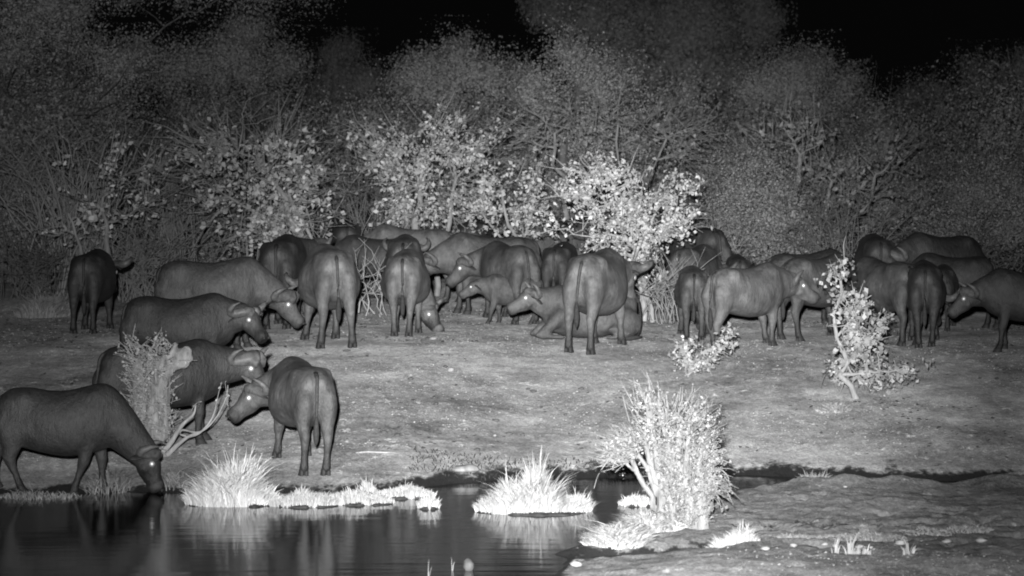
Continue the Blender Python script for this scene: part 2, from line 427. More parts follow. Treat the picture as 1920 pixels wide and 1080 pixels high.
    for _ in range(22 if D < 54 else 13):
        av = np.stack([(np.bincount(ed[:, 0], co[ed[:, 1], q], n) + np.bincount(ed[:, 1], co[ed[:, 0], q], n)) / np.maximum(deg, 1) for q in range(3)], 1)
        co = co + (av - co) * wv[:, None]
    me.vertices.foreach_set('co', co.astype(np.float32).ravel()); me.update()
    # coat colour: dark stockings, dark mane and dark muzzle belong to the animal
    tone = np.ones(n)
    if not lying:
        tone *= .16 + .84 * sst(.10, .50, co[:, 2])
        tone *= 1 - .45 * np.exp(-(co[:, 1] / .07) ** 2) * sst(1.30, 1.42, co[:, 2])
    rel = co - np.array(P); fd = rel @ np.array(d); dist = np.linalg.norm(rel - np.outer(fd, np.array(d)), axis=1)
    inh = (dist < .26) & (fd > -.05) & (fd < .8)
    tone = np.where(inh, tone * 1.15, tone)
    tone = np.where(inh & (fd > .38), 1.0 - .62 * sst(.38 * hs, .52 * hs, fd), tone)
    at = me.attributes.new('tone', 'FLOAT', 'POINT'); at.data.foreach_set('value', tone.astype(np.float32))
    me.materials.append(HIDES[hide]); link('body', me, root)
    # hooves: two claws each
    for (fx, fy, fz) in feet:
        hb = MB()
        for q in (-.031, .031):
            hb.rings([Vector((fx - .005, fy + q, fz + .085)), Vector((fx + .005, fy + q, fz + .05)), Vector((fx + .02, fy + q * 1.15, fz + .0)), Vector((fx + .02, fy + q * 1.15, fz - .012))],
                     [Vector((.050, 0, 0)), Vector((.064, 0, 0)), Vector((.082, 0, 0)), Vector((.08, 0, 0))], [Vector((0, .032, 0)), Vector((0, .034, 0)), Vector((0, .038, 0)), Vector((0, .037, 0))], 10)
        link('hoof', hb.mesh('hoof', M_HOOF), root)
    def hp(f, s, u): return P + (d * f + sd * s + up * u) * hs
    # horns with the boss at their root, ears, eyes
    for s in (-1, 1):
        if horns > 0:
            q = horns; w = horn_sp
            if calf:
                pts = [(.0, .06, .09), (-.02, .10, .15), (-.03, .12, .21)]; rr = [.03, .022, .008]
            else:
                pts = spline([(.04, .03, .115), (.0, .13 * w, .11), (-.05, .24 * w, .03), (-.09, .34 * w, -.01), (-.11, .41 * w, .05), (-.10, .42 * w, .16), (-.06, .37 * w, .26)], 3)
                rr = np.interp(np.linspace(0, 1, len(pts)), [0, .2, .4, .6, .8, 1], [(.10 if q < 1.1 else .13) * q, .09 * q, .074, .058, .038, .008])
            hb = MB(); hb.tube([hp(a_ * 1, b_ * s, c * 1.0) for a_, b_, c in pts], list(rr), 8, up=d)
            link('horn', hb.mesh('horn', M_HORN), root)
        eb = MB(); C = [hp(.0, s * .10, .0), hp(-.02, s * .16, -.01), hp(-.04, s * .22, -.05), hp(-.05, s * .27, -.11), hp(-.05, s * .30, -.16)]
        R = [(.04, .03), (.075, .025), (.10, .018), (.085, .014), (.012, .008)]
        eb.rings(C, [up * r * hs * .75 + d * r * .5 for r, _ in R], [d * t * hs - up * t * .3 for _, t in R], 10)
        link('ear', eb.mesh('ear', HIDES[max(0, hide - 1)]), root)
        nb = MB(); nb.ball(hp(.505, s * .055, .01), (.022, .022, .022), 8, 6); link('nostril', nb.mesh('nostril', M_HOOF), root)
        e = MB(); e.ball(hp(.12, s * .108, .04), (.045,) * 3, 12, 8); link('eye', e.mesh('eye', M_EYE), root)
    ear_me = [c for c in root.children if c.name.startswith('ear')]
    for o in ear_me:
        a2 = o.data.attributes.new('tone', 'FLOAT', 'POINT'); a2.data.foreach_set('value', np.full(len(o.data.vertices), .8, np.float32))
    # tail
    ts = tailside + TAILPH.uniform(-.02, .02)
    tb = MB()
    if lying: pts = [(-.74, 0, .80), (-.82, .08, .70), (-.84, .20, .42), (-.80, .34, .16), (-.70, .46, .05)]
    else: pts = [(-.70, 0, 1.32), (-.80, 0, 1.26), (-.835, ts * .4, 1.10), (-.865, ts * .7, .90), (-.87, ts, .72), (-.87, ts, .60)]
    S2 = spline(pts, 3); tb.tube([Vector(p) for p in S2], list(np.interp(np.linspace(0, 1, len(S2)), [0, .2, 1], [.045, .026, .017])), 8)
    tme = tb.mesh('tail', HIDES[max(0, hide - 1)]); a2 = tme.attributes.new('tone', 'FLOAT', 'POINT'); a2.data.foreach_set('value', np.full(len(tme.vertices), .6, np.float32))
    to = link('tail', tme, root)
    e = Vector(pts[-1]); tb = MB()
    if lying: dr = Vector((.25, .08, -.02))
    else: dr = Vector((.01, ts * .1, -.26))
    tb.tube([e - dr * .5, e - dr * .1, e + dr * .35, e + dr * .75, e + dr], [.018, .036, .046, .034, .008], 8)
    link('tail_tuft', tb.mesh('tail_tuft', M_TUFT), to)
    return root

ST = ((.05, .0), (-.10, .0), (-.05, 0), (.08, 0))     # ordinary standing leg offsets
B = buffalo
LV = (1.42, 0, 1.15, 0, -38)
HDN = (1.42, 0, .86, 0, -50)
# front left
B('dark buffalo drinking from the pond at the left edge, muzzle touching the water', 108, 925, 716, 0, (1.40, 0, .50, 0, -66), .98, 0, .9, ((-.10, .02), (.28, -.05), (.0, 0), (-.30, .0)), horn_sp=.85)
B('buffalo seen from behind above the tall grass tuft, belly bulging left and head turned left', 568, 872, 670, 108, (1.12, .46, .93, 92, -38), 1.12, 1, .9, ((.02, -.02), (-.04, .03), (.0, .04), (.03, -.03)), horn_sp=.85, tailside=.03)
B('large buffalo walking right behind the lopped tree stump, broad horn boss over its bright eye', 295, 838, 634, 20, (1.50, -.05, 1.12, -48, -42), 1.02, 0, 1.2, ((-.12, 0), (.12, 0), (.16, 0), (-.04, 0)), horn_sp=.9)
B('smooth dark buffalo facing right, just above the buffalo with the broad horn boss', 330, 726, 547, 4, (1.32, -.12, 1.12, -40, -42), 1.04, 0, .9, ST, horn_sp=.9)
B('long heavy buffalo lowering its head to the right behind the smooth dark one', 392, 655, 479, 4, (1.38, -.05, .78, -12, -48), 1.05, 1, 1.1, ((-.05, 0), (.1, 0), (.0, 0), (-.1, 0)))
B('dark buffalo standing alone at far left, seen from behind, horn curling past its right flank', 172, 622, 466, 87, (1.30, -.10, 1.12, -8, -60), .98, 0, .9, ((.05, .03), (-.03, -.0), (.0, .06), (.03, -.04)))
# mid row
B('rear-facing buffalo with curled horn over its right hip, left of the pale-rumped one', 530, 612, 438, 86, (1.22, -.42, 1.20, -50, -30), .98, 0, 1.1)
B('tall pale-rumped buffalo seen from behind with legs apart, fourth from left in the middle row', 618, 642, 456, 101, (1.40, .1, .8, 10, -50), 1.12, 2, 1, ((.0, .06), (.02, -.08), (.02, .12), (.0, .0)), tailside=-.03)
B('buffalo seen squarely from behind, grazing, with one eye shining low beside its right leg', 760, 626, 466, 88, (1.30, -.32, .36, -120, -50), 1.0, 2, .8, ((.0, -.04), (.03, .04), (.0, .04), (.0, -.03)))
B('larger buffalo standing directly behind the squarely grazing one, only its back showing above', 758, 590, 438, 90, LV, 1.0, 1)
B('buffalo in profile facing left with lowered head, behind the pale-rumped one', 712, 567, 438, 178, (1.30, .0, .86, 8, -48), .95, 0, .9, ST, horn_sp=.9)
B('broad pale buffalo at the back facing left, its flat back highest in the middle group', 776, 566, 418, 163, (1.3, 0, .9, 0, -50), 1.0, 2, 1, ST)
B('buffalo facing left whose eye shines beside the broad pale buffalo', 925, 588, 433, 188, (1.42, .02, .90, 8, -40), .95, 1, .8, ST, horn_sp=.8)
B('round buffalo seen from behind with head turned left, behind the small calf', 955, 602, 451, 114, (1.02, .52, 1.02, 72, -42), 1.06, 1, .8, horn_sp=.8, tailside=-.03)
B('small calf facing left with outstretched head and shining eye', 965, 607, 512, 176, (1.36, .02, 1.12, 6, -28), .95, 1, 0, ((.2, 0), (-.15, 0), (.2, 0), (-.1, 0)), calf=True)
B('buffalo lying on the ground with raised head turned left and shining eye', 1112, 636, 531, 188, (1.34, .06, 1.28, 6, -24), 1.08, 1, .8, lying=True, horn_sp=.7)
B('biggest pale buffalo in the centre, seen from behind, standing before the lying one', 1118, 653, 464, 72, (1.32, -.12, 1.10, -8, -62), 1.1, 2, 1.2, ((.02, .03), (-.04, .0), (.0, .02), (.06, -.03)), tailside=.04)
B('young buffalo seen from behind with dark tail, right of the bright leafy bush', 1299, 631, 498, 89, (1.30, -.2, .6, -10, -60), .98, 1, .5, ((.0, -.02), (.0, .02), (.0, .04), (.0, -.04)), calf=True)
B('tiny dark calf with one shining eye squeezed beside the young rear-facing buffalo', 1332, 630, 546, 262, (1.22, .0, 1.0, 0, -35), .95, 0, 0, calf=True)
B('buffalo with pale rump partly behind the bright leafy bush, above the young one', 1300, 598, 457, 66, (1.3, -.1, .9, -10, -45), 1.05, 1)
B('darkest buffalo at the back right of the bright leafy bush, facing away', 1305, 572, 416, 118, (1.2, .2, .9, 20, -45), .98, 0)
B('pale buffalo standing sideways to the right, second before the small leafy tree', 1396, 653, 491, 42, (1.50, .0, 1.08, -30, -30), 1.0, 2, .45, ((.16, 0), (-.08, .02), (.10, -.02), (-.04, .0)), horn_sp=.7)
B('small buffalo half hidden behind the back of the pale sideways one', 1384, 585, 476, 90, LV, .95, 0, .8)
B('buffalo at the back facing right, its flat dark back sloping to the small leafy tree', 1508, 610, 465, 24, HDN, .98, 0, 1, ST)
B('buffalo with pale hip facing away to the right, half behind the small leafy tree', 1530, 633, 474, 42, (1.4, -.1, .8, -10, -50), 1.0, 1, 1, ((.0, 0), (.06, 0), (0, 0), (0, 0)))
B('buffalo with its rump to us and body turned left behind the small leafy tree', 1662, 643, 480, 116, (1.4, .1, .8, 10, -50), 1.06, 1)
B('buffalo seen squarely from behind, just right of the small leafy tree', 1733, 644, 487, 84, (1.3, -.2, .7, -10, -55), 1.0, 0, 1, ((.0, -.04), (.03, .04), (.0, .05), (.0, -.03)))
B('buffalo rump showing at the right flank of the squarely rear-facing one', 1768, 616, 494, 78, (1.3, -.2, .7, -10, -55), .95, 0)
B('big pale-flanked buffalo sideways at the right, behind the rear-facing pair', 1792, 610, 472, 155, (1.3, 0, .8, 0, -50), 1.08, 0, 1, ST)
B('round dark rump of a buffalo at the back, above the small leafy tree', 1643, 588, 437, 90, (1.3, 0, .8, 0, -50), 1.0, 0)
B('dark buffalo at the back right facing left, eye shining beside the round dark rump', 1768, 584, 432, 212, (1.40, .02, .98, -10, -34), .98, 0, 1.1, ST, horn_sp=.9)
B('buffalo entering from the right edge facing left with lowered head and shining eye', 1935, 655, 500, 190, (1.40, .0, .98, -4, -38), 1.0, 0, 1, ((.1, 0), (-.1, 0), (.1, .02), (-.1, -.02)), horn_sp=.8)
# behind, in the bushes
B('dark buffalo peeping out under the bushes left of the broad pale buffalo', 648, 545, 408, 95, LV, .95, 0)
B('dark buffalo in the shade under the leafy bush behind the left-facing pair', 890, 548, 406, 80, LV, .95, 0)
B('dark buffalo left behind the bright leafy bush, lower of two', 1050, 585, 452, 80, LV, 1.0, 0)
B('dark buffalo deep behind the bright leafy bush, only its straight back showing', 1040, 548, 403, 5, LV, .95, 0, 1, ST)

# ------------------------------------------------------------------ vegetation
def tubes_np(segs, n=5):
    """segs: list of polylines [(p, r), ...] -> verts, quads"""
    Vs = []; Fs = []; off = 0
    ang = np.arange(n) * 2 * np.pi / n; ca, sa = np.cos(ang), np.sin(ang)
    for P, R in segs:
        P = np.asarray(P, float); R = np.asarray(R, float); m = len(P)
        T = np.gradient(P, axis=0); T /= np.linalg.norm(T, axis=1)[:, None] + 1e-9
        ref = np.where(np.abs(T[:, 2:3]) > .85, [[1., 0, 0]], [[0, 0, 1.]])
        A = np.cross(T, ref); A /= np.linalg.norm(A, axis=1)[:, None] + 1e-9; Bv = np.cross(T, A)
        V = P[:, None] + R[:, None, None] * (A[:, None] * ca[None, :, None] + Bv[:, None] * sa[None, :, None])
        Vs.append(V.reshape(-1, 3))
        i = np.arange(m - 1)[:, None] * n; k = np.arange(n)[None]; k2 = (k + 1) % n
        Fs.append((off + np.stack([i + k, i + k2, i + n + k2, i + n + k], -1)).reshape(-1, 4)); off += m * n
    return np.vstack(Vs), np.vstack(Fs)
def leaves_np(rng, C, size, aspect=.6, nrm=None, k=1.0):
    """one folded-diamond quad per centre, turned loosely outward from its clump"""
    n = len(C); C = np.asarray(C); s = size * rng.uniform(.45, 1.5, n)[:, None]
    Cn = rng.normal(size=(n, 3)); Cn /= np.linalg.norm(Cn, axis=1)[:, None]
    if nrm is not None: Cn = Cn + k * nrm / (np.linalg.norm(nrm, axis=1)[:, None] + 1e-6); Cn /= np.linalg.norm(Cn, axis=1)[:, None]
    A = np.cross(Cn, rng.normal(size=(n, 3))); A /= np.linalg.norm(A, axis=1)[:, None]
    Bv = np.cross(Cn, A); asp = aspect * rng.uniform(.6, 1.3, n)[:, None]
    V = np.stack([C - A * s * .5, C + Bv * s * asp * .5 + Cn * s * .16 + A * s * .1, C + A * s * .5, C - Bv * s * asp * .5 + Cn * s * .16 + A * s * .1], 1).reshape(-1, 3)
    return V, np.arange(n * 4).reshape(-1, 4)
def join(parts):
    V = []; Fc = []; o = 0
    for v, f in parts: V.append(v); Fc.append(f + o); o += len(v)
    return np.vstack(V), np.vstack(Fc)
def wiggle(rng, a, b, r0, r1, n=6, amp=.08, sag=0.0):
    a = np.array(a, float); b = np.array(b, float); L = np.linalg.norm(b - a)
    t = np.linspace(0, 1, n)[:, None]
    off = np.cumsum(rng.normal(size=(n, 3)), axis=0) * amp * L / n ** .5; off -= off[0] + (off[-1] - off[0]) * t
    P = a + (b - a) * t + off; P[:, 2] += sag * L * 4 * (t * (1 - t))[:, 0]
    return P, np.linspace(r0, r1, n)

def plant_meshes(seed, H_, RX, lobes, nclump, per, leaf, trunk_r=.12, stems=1, twigs=0, twig_len=.5, leafm=None, barkm=None, base_spread=.15, clump_r=.28, leaf_aspect=.6, spike=0.0, elong=(1, 1, 1), limb_r=.4, shootleaf=0, tuft=6):
    """trunk mesh and crown mesh of a woody plant standing on the origin. lobes: (x, y, z, rx, ry, rz) of the crown"""
    rng = np.random.default_rng(seed); segs = []; twigsegs = []
    lobes = np.array(lobes, float); wgt = (lobes[:, 3] * lobes[:, 4] * lobes[:, 5]) ** .7; wgt /= wgt.sum()
    idx = rng.choice(len(lobes), nclump, p=wgt)
    u = rng.normal(size=(nclump, 3)); u /= np.linalg.norm(u, axis=1)[:, None]
    rad = rng.uniform(.25, 1, nclump)[:, None] ** .5 * rng.uniform(.85, 1.05, nclump)[:, None]
    CC = lobes[idx, :3] + u * rad * lobes[idx, 3:]
    CC[:, 2] = np.maximum(CC[:, 2], .12)
    # main limbs to the lobe centres
    nodes = []; nr = []
    for i, L in enumerate(lobes):
        s0 = np.array([rng.normal() * base_spread, rng.normal() * base_spread, -.1]) if (stems > 1) else np.array([0, 0, -.1])
        r0_ = trunk_r * (1 if stems <= 1 or i == 0 else .6)
        if i >= stems:
            nn = np.vstack(nodes); q = int(np.argmin(np.linalg.norm(nn - L[:3], axis=1) + 1.5 * np.maximum(0, nn[:, 2] - L[2] + .15))); s0 = nn[q]; r0_ = np.concatenate(nr)[q] * .7
        P, R = wiggle(rng, s0, L[:3], r0_, max(.008, min(trunk_r * limb_r, r0_ * .5)), 9, .10)
        segs.append((P, R)); nodes.append(P[2:]); nr.append(R[2:])
    nodes = np.vstack(nodes); nr = np.concatenate(nr)
    for c in CC:
        dd = np.linalg.norm(nodes - c, axis=1) + .6 * np.maximum(0, nodes[:, 2] - c[2] + .1)
        k = int(np.argmin(dd))
        P, R = wiggle(rng, nodes[k], c, min(nr[k] * .55, .05 * H_ / 4), .006, 5, .12, .05)
        segs.append((P, R))
    # twigs
    if twigs:
        ci = rng.integers(0, nclump, twigs)
        st = CC[ci] + rng.normal(size=(twigs, 3)) * clump_r * .5
        dr = rng.normal(size=(twigs, 3)) + (CC[ci] - lobes[:, :3].mean(0)) / RX * (1 + spike); dr[:, 2] += .35 + spike * .8
        dr /= np.linalg.norm(dr, axis=1)[:, None]; ln = twig_len * rng.uniform(.4, 1.3, twigs)[:, None]
        for a, q, l in zip(st, dr, ln):
            e = a + q * l; P = np.array([a, a + q * l * .5 + rng.normal(size=3) * l * .08, e]); twigsegs.append((P, [.007 * H_ ** .5, .005 * H_ ** .5, .003]))
    # leaves
    nl = nclump * per
    rep = np.repeat(np.arange(nclump), per)
    cs = clump_r * rng.uniform(.5, 1.4, nclump)[rep][:, None]
    if tuft > 1:     # leaves sit in small tufts at twig tips
        nt_ = max(1, per // tuft); tip = rng.normal(size=(nclump, nt_, 3)) * (clump_r * rng.uniform(.6, 1.4, nclump))[:, None, None]
        off = tip[rep, rng.integers(0, nt_, nl)] + np.clip(rng.normal(size=(nl, 3)), -1.8, 1.8) * leaf * .75
    else: off = np.clip(rng.normal(size=(nl, 3)), -1.9, 1.9) * cs * np.array(elong)
    LC = CC[rep] + off; cen = lobes[idx, :3][rep]
    NR = off / (np.linalg.norm(off, axis=1)[:, None] + 1e-6) * (1 if tuft > 1 else .55) + (.8 if tuft > 1 else 1.0) * (LC - cen) * (1, 1, .5 if tuft == 1 else 1) / lobes[idx, 3:][rep]
    if shootleaf and twigs:
        sa = rng.integers(0, twigs, shootleaf); t = rng.uniform(.2, 1.05, shootleaf)[:, None]
        LC = np.vstack([LC, st[sa] + dr[sa] * ln[sa] * t + rng.normal(size=(shootleaf, 3)) * leaf * .5]); NR = np.vstack([NR, dr[sa]])
    kk = LC[:, 2] > .02; LC = LC[kk]; NR = NR[kk]
    parts = [leaves_np(rng, LC, leaf, leaf_aspect, NR, 1.1 if tuft > 1 else 1.3)]
    tv, tf = tubes_np(segs, 6)
    trunk = mesh_np('trunk', tv, tf, barkm)
    crown = mesh_np('crown', *join(parts), leafm, smooth=False)
    tw = None
    if twigsegs:
        wv, wf = tubes_np(twigsegs, 3); tw = mesh_np('twigs', wv, wf, barkm)
    return trunk, crown, tw
def put_plant(name, meshes, loc, rz=0, s=1.0, label=None, cat='tree', group=None):
    r = empty(name, loc, rz, s); tag(r, label, cat, group)
    link('trunk', meshes[0], r)
    c = link('crown', meshes[1], r); c['kind'] = 'stuff'
    if meshes[2]: w = link('twigs', meshes[2], r); w['kind'] = 'stuff'
    return r
def at(px, Y):
    x = (px - 960) / F * Y; return Vector((x, Y, h1(x, Y)))
def plant(name, label, px, Y, lobes_px, seed, dens=1.0, depth=.8, cat='tree', group=None, leaf=.07, leafm=M_LEAF, barkm=M_BARK, clump_r=.22, per=40, **k):
    """lobes_px: (px, py, half width px, half height px) of crown masses, turned into metres at the plant's own distance"""
    base = at(px, Y); m = Y / F; L = []; mg = min(clump_r * .8, .3) if cat == 'tree' else 0
    rng = random.Random(seed)
    for lx, ly, rx, rz in lobes_px:
        L.append(((lx - px) * m, rng.uniform(-.3, .3) * rx * m, (HZ - ly) * m + CAMZ - base.z, max(.12, rx * m - mg), max(.3 if rx * m > .5 else .08, rx * m * depth), max(.1, rz * m - mg)))
    vol = sum(a[3] * a[4] * a[5] for a in L) ** (2 / 3)
    Hh = max(a[2] + a[5] for a in L); RX = max(a[3] for a in L)
    ncl = int(24 * dens * sum((a[3] * a[5]) for a in L) / (clump_r * 3) ** 2 * 1.0) + 8
    ms = plant_meshes(seed, Hh, RX, L, ncl, per, leaf, leafm=leafm, barkm=barkm, clump_r=clump_r, **k)
    return put_plant(name, ms, base, 0, 1, label, cat, group)

BUSH = 'broad-leaved bushes behind the herd'
plant('leafy_bush', 'brightest broad-leaved bush right behind the big pale buffalo in the centre', 1205, 55.5,
      [(1170, 440, 75, 75), (1150, 355, 85, 48), (1230, 400, 80, 60), (1075, 375, 40, 55), (1270, 345, 42, 25), (1050, 430, 30, 22), (1225, 500, 30, 40), (1110, 330, 60, 25), (1265, 440, 38, 30), (1305, 357, 22, 8), (1300, 400, 22, 14), (1130, 300, 30, 12)],
      11, .30, .6, 'bush', BUSH, .070, M_LEAFC, M_BARKP, .11, 34, trunk_r=.07, stems=3, twigs=160, twig_len=.5, spike=.6, leaf_aspect=.6, shootleaf=500)
plant('leafy_bush', 'bright bush of pale round leaves left of centre, above the curled-horn buffalo', 600, 60.5,
      [(480, 300, 75, 45), (540, 360, 80, 70), (430, 370, 60, 60), (590, 400, 60, 50), (480, 430, 90, 35), (560, 290, 50, 40), (410, 290, 45, 35), (462, 190, 12, 12), (500, 172, 10, 6), (522, 215, 8, 10), (440, 240, 18, 12)],
      12, .28, .6, 'bush', BUSH, .10, M_LEAF, M_BARK, .18, 40, trunk_r=.09, stems=3, twigs=260, twig_len=.9, spike=1.0, leaf_aspect=.6, shootleaf=450)
plant('leafy_bush', 'bright bush behind the broad pale buffalo, a leafy bough reaching right', 800, 62,
      [(790, 330, 80, 60), (740, 290, 45, 50), (850, 290, 60, 35), (900, 262, 38, 14), (760, 400, 70, 30), (850, 390, 45, 25), (830, 240, 35, 25), (690, 265, 14, 10), (662, 225, 10, 9), (720, 300, 14, 30), (935, 256, 12, 5)],
      13, .36, .6, 'bush', BUSH, .09, M_LEAF, M_BARK, .16, 44, trunk_r=.11, stems=3, twigs=200, twig_len=.8, spike=.9, leaf_aspect=.6, shootleaf=400)
plant('leafy_bush', 'smaller leafy bush between the two brightest ones, over the round rear-facing buffalo', 965, 61,
      [(940, 350, 70, 42), (1000, 370, 35, 55), (900, 390, 50, 30), (980, 420, 40, 25)],
      14, .34, .6, 'bush', BUSH, .085, M_LEAF, M_BARK, .17, 40, trunk_r=.06, stems=3, twigs=90, twig_len=.5, spike=.6, shootleaf=150)
plant('leafy_bush', 'dim leafy bush with twin pale stems behind the lone left buffalo', 190, 59,
      [(190, 370, 95, 45), (130, 400, 60, 35), (230, 330, 80, 30), (250, 400, 60, 30), (170, 300, 60, 20)],
      15, .16, .6, 'bush', BUSH, .095, M_LEAF, M_BARK, .2, 20, trunk_r=.08, stems=2, twigs=150, twig_len=.7, spike=.6, shootleaf=200)
plant('leafy_bush', 'tall dull leafy bush on the right, above the sideways buffalo', 1500, 68,
      [(1500, 290, 95, 60), (1560, 340, 110, 70), (1430, 370, 90, 60), (1640, 330, 70, 50), (1470, 240, 40, 25), (1520, 420, 130, 40), (1370, 420, 60, 40), (1640, 420, 80, 40), (1680, 290, 30, 22)],
      16, .30, .5, 'bush', BUSH, .10, M_LEAFD, M_BARK, .26, 26, trunk_r=.12, stems=4, twigs=300, twig_len=.7, spike=.5, shootleaf=300)
plant('leafy_bush', 'low dull leafy bush under the trees at the right edge', 1850, 70,
      [(1850, 410, 90, 45), (1780, 400, 70, 40), (1920, 380, 60, 50), (1700, 440, 60, 25)],
      17, .25, .5, 'bush', BUSH, .09, M_LEAFD, M_BARKD, .26, 26, trunk_r=.09, stems=3, twigs=80, twig_len=.5, shootleaf=50)
plant('leafy_bush', 'faint leafy bush filling the gap below the arching twigs at the left edge', 60, 64,
      [(60, 380, 90, 60), (10, 430, 60, 40), (130, 440, 70, 30)],
      18, .18, .5, 'bush', BUSH, .09, M_LEAFD, M_BARKD, .26, 22, trunk_r=.07, stems=3, twigs=90, twig_len=.7, shootleaf=50)
plant('leafy_bush', 'dense middle bush with small leaves above the bright bush', 1050, 70,
      [(1040, 250, 100, 40), (1160, 230, 90, 40), (1250, 260, 100, 50), (980, 260, 60, 40)],
      19, .30, .5, 'bush', BUSH, .08, M_LEAFD, M_BARK, .28, 26, trunk_r=.09, stems=3, twigs=260, twig_len=.7, shootleaf=50)

TREE = 'fine-leaved trees beyond the bushes'
def tree(label, px, Y, lobes, seed, dens=1.0, leafm=M_LEAFT, leaf=.05, per=520, clump=.34, twigs=900, tl=.4, tr=.2, **k):
    return plant('thorn_tree', label, px, Y, lobes, seed, dens, .8, 'tree', TREE, leaf, leafm, M_BARKD, clump, per, trunk_r=tr, twigs=twigs, twig_len=tl, spike=.5, leaf_aspect=.7, tuft=1, shootleaf=twigs * 9, **k)
tree('big tree filling the top left corner with forked pale limbs', 255, 78, [(60, 60, 150, 100), (-40, 150, 120, 90), (200, 120, 120, 60), (160, -60, 190, 80), (430, -10, 120, 45), (560, -12, 65, 20), (120, 200, 140, 60), (20, 260, 110, 50)], 31, .85, twigs=1500)
tree('rounded tree below the overhanging bough at upper left', 430, 86, [(420, 130, 110, 70), (520, 120, 75, 50), (330, 130, 80, 60), (460, 60, 80, 40), (480, 220, 130, 55), (360, 230, 90, 60)], 32, .9)
tree('distant small tree in the gap left of the black sky', 640, 112, [(630, 95, 55, 38), (680, 150, 50, 38), (620, 170, 80, 60), (700, 210, 60, 40)], 33, .9, leafm=M_LEAFD, tr=.25)
tree('broad tree with a lone raised tuft under the middle of the sky', 850, 84, [(850, 130, 95, 65), (780, 150, 60, 55), (930, 140, 60, 60), (886, 60, 26, 34), (820, 220, 110, 60), (920, 230, 70, 60)], 34, 1.0)
tree('tall ragged tree rising above the centre of the bushes', 1090, 76, [(1070, 110, 55, 55), (1050, 75, 30, 28), (1120, 160, 80, 60), (1010, 170, 60, 60), (1180, 170, 55, 45), (1080, 240, 130, 60), (1170, 250, 90, 60)], 35, .95, twigs=1300)
tree('tallest dark tree at the back, cut by the top edge', 1250, 118, [(1150, 40, 110, 80), (1300, 40, 120, 90), (1420, 40, 52, 75), (1040, 10, 70, 50), (1250, 150, 160, 70), (1380, 150, 80, 50), (1200, -60, 170, 50)], 36, .9, leafm=M_LEAFD, tr=.35, leaf=.1)
tree('feathery round tree right of centre against the black sky', 1480, 90, [(1490, 150, 85, 60), (1540, 120, 45, 40), (1430, 170, 65, 50), (1590, 170, 45, 45), (1500, 230, 130, 60), (1400, 250, 90, 70), (1615, 230, 40, 50)], 37, 1.05, twigs=1300)
tree('dim far tree mass at the right edge', 1800, 104, [(1760, 190, 80, 50), (1850, 160, 75, 60), (1920, 150, 60, 60), (1700, 220, 45, 70), (1830, 250, 130, 70), (1740, 310, 100, 60), (1880, 330, 80, 60)], 38, 1.0, leafm=M_LEAFD, tr=.3)
tree('small spindly tree between the feathery one and the right-hand mass', 1640, 96, [(1645, 215, 26, 30), (1640, 260, 40, 50), (1650, 320, 70, 60)], 39, .8, leafm=M_LEAFD, tr=.12)
# understory, three kinds shared among many plants
UG = 'scrub bushes in the dim understory'
und = []
for sd_ in (51, 52, 53, 54):
    und.append(plant_meshes(sd_, 3.4, 2.0, [(0, 0, 1.6, 1.6, 1.2, 1.3), (-1.1, .2, 1.3, 1.1, .9, 1.2), (1.1, -.1, 1.4, 1.1, .9, 1.2), (0.1, 0, 2.5, 1.0, .8, .8)], 110, 260, .055, tuft=1, trunk_r=.06, stems=4, twigs=420, twig_len=.7, leafm=M_LEAFD, barkm=M_BARKD, clump_r=.3, leaf_aspect=.5, spike=.6, shootleaf=900))
UL = ['twiggy scrub bush at the left edge under the big tree', 'scrub bush behind the dim twin-stemmed bush', 'scrub bush under the rounded upper-left tree', 'scrub bush behind the bright left bush', 'scrub bush between the two left bright bushes', 'scrub bush in the shade under the distant small tree',
      'scrub bush behind the bough reaching right', 'scrub bush below the broad tufted tree', 'scrub bush left of the tall ragged tree', 'scrub bush at the foot of the tall ragged tree', 'scrub bush right behind the brightest bush', 'scrub bush above the darkest back buffalo',
      'scrub bush left of the tall dull bush', 'scrub bush below the feathery round tree', 'scrub bush behind the tall dull bush', 'scrub bush above the round dark rump', 'scrub bush above the dark left-facing back buffalo', 'scrub bush below the dim right-hand trees', 'scrub bush at the right edge of the picture',
      'low scrub bush far left below the thicket', 'low scrub bush behind the long heavy buffalo', 'low scrub bush behind the middle group', 'low scrub bush behind the sideways pale buffalo', 'low scrub bush far right behind the entering buffalo']
ru = random.Random(8)
for i, lb in enumerate(UL):
    if i < 19: px = -20 + i * 108 + ru.uniform(-25, 25); Y = ru.uniform(72, 84); s = ru.uniform(1.0, 1.45)
    else: px = (60, 400, 850, 1420, 1860)[i - 19]; Y = ru.uniform(66, 69); s = .85
    put_plant('scrub_bush', und[i % 4], at(px, Y), ru.uniform(0, 6.28), s, lb, 'bush', UG)
